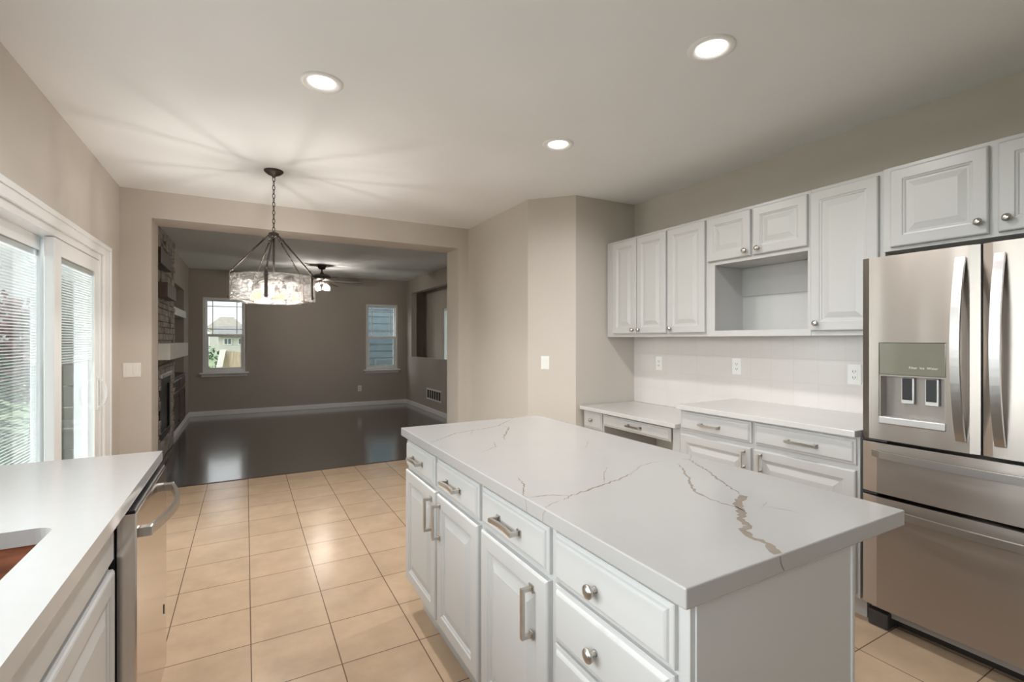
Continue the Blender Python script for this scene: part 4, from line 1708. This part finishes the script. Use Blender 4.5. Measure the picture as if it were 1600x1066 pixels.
def house(label, x0, x1, y0, y1, zg, zw, zr, wall_m, roof_m, wins, ridge='X'):
    t_ = thing('house', label, 'house', ((x0 + x1) / 2, (y0 + y1) / 2, zg))
    b_ = MB()
    b_.box(x0, x1, y0, y1, zg, zw)
    z_ = zg + .3
    while z_ < zw - .1:
        b_.box(x0 - .015, x1 + .015, y0 - .02, y0, z_, z_ + .018)
        z_ += .2
    b_.build('wall', wall_m, t_)
    e = .5
    b_ = MB()
    if ridge == 'X':
        ym_ = (y0 + y1) / 2
        b_.rings([[(x, y0 - e, zw), (x, ym_, zr), (x, y1 + e, zw), (x, y1 + e, zw - .12), (x, y0 - e, zw - .12)] for x in (x0 - e, x1 + e)])
    else:
        hx = (x1 - x0) * .3
        a_ = [(x0 - e, y0 - e), (x1 + e, y0 - e), (x1 + e, y1 + e), (x0 - e, y1 + e)]
        c_ = [(x0 + hx, (y0 + y1) / 2 - .3), (x1 - hx, (y0 + y1) / 2 - .3), (x1 - hx, (y0 + y1) / 2 + .3), (x0 + hx, (y0 + y1) / 2 + .3)]
        b_.rings([[(x, y, zw - .1) for x, y in a_], [(x, y, zw) for x, y in a_], [(x, y, zr) for x, y in c_]])
    b_.build('roof', roof_m, t_)
    for (a, c, w_, h_) in wins:
        b_ = MB()
        b_.box(a - .06, a + w_ + .06, y0 - .06, y0 - .021, c - .06, c + h_ + .06)
        f_ = b_.build('window', BOARDM, t_)
        b_ = MB(); b_.box(a, a + w_ / 2 - .03, y0 - .07, y0 - .0605, c, c + h_); b_.box(a + w_ / 2 + .03, a + w_, y0 - .07, y0 - .0605, c, c + h_)
        b_.build('pane', HOUSEGLASS, f_)
    return t_


house('cream neighbour house with two small windows beyond the fence', -1.9, 6.5, 45, 53, -3.0, 1.75, 2.55, SIDING_W, ROOFM,
      [(-1.50, 1.00, .46, .42), (-.50, 1.00, .46, .42), (1.6, .9, .8, .6)], 'X')
house('tan-roofed house on the hill behind the cream house', -4.2, -.4, 75, 82, -2.0, 2.9, 4.55, SIDING_W, ROOFM2, [(-1.5, 2.0, .9, .7)], 'H')
house('grey-roofed house behind the cream house, right of the tan-roofed one', 1.0, 7.0, 72, 80, -2.0, 3.0, 4.5, SIDING_W, ROOFM, [(1.2, 2.1, .9, .6)], 'H')
bush('russet treetop left of the tan-roofed house', -4.6, 66, -1.15, 4.4, 1.5, mat('russet_leaves', (0.20, 0.12, 0.06), 0.7, noise=0.3, nscale=3), 51, 120, .15)

# blue-grey neighbour house right outside the right far window
t = thing('house', 'blue-grey lap-sided house close outside the right far window', 'house', (6.2, 16, -1.15))
b = MB()
b.box(2.05, 11, 12.75, 20, -1.15, 6.5)
z = -1.1
while z < 6.4:
    b.rings([[(xx, 12.75, z), (xx, 12.725, z), (xx, 12.738, z + .178), (xx, 12.75, z + .178)] for xx in (2.04, 11.01)])
    z += .18
b.build('wall', SIDING_B, t)
b = MB(); b.box(2.95, 3.9, 12.66, 12.724, -.2, .86); wf = b.build('window', mat('grey_window_trim', (0.16, 0.19, 0.19), 0.6, noise=0.05), t)
b = MB(); b.box(3.0, 3.85, 12.64, 12.659, -.15, .81); b.build('pane', HOUSEGLASS, wf)
b = MB()
b.rings([[(1.6, 12.2, 6.5), (1.6, 16.4, 9), (1.6, 20.5, 6.5)], [(11.5, 12.2, 6.5), (11.5, 16.4, 9), (11.5, 20.5, 6.5)]])
b.build('roof', ROOFM, t)

# patio post seen edge-on through the sliding panel
t = thing('patio_post', 'cream porch post outside the sliding door', 'post', (-1.38, 6.38, -1.15))
b = MB(); b.box(-1.46, -1.30, 6.30, 6.46, -1.15, 3.0, .01); b.build('shaft', POSTM, t)
b = MB(); b.box(-1.49, -1.27, 6.27, 6.49, -1.15, -.9, .01); b.build('base', POSTM, t)
t = thing('privacy_screen', 'taupe privacy screen beyond the porch post', 'fence', (-1.7, 9.0, -1.15))
b = MB()
for k in range(11):
    z0 = -1.1 + k * .30
    b.box(-2.30, -1.46, 8.98, 9.0, z0, z0 + .285)
b.build('slat_panel', mat('taupe_boards', (0.22, 0.205, 0.185), 0.8, noise=0.08), t)
for x in (-2.34, -1.50):
    b = MB(); b.box(x, x + .08, 8.97, 9.05, -1.15, 2.25); b.build('post', POSTM, t)
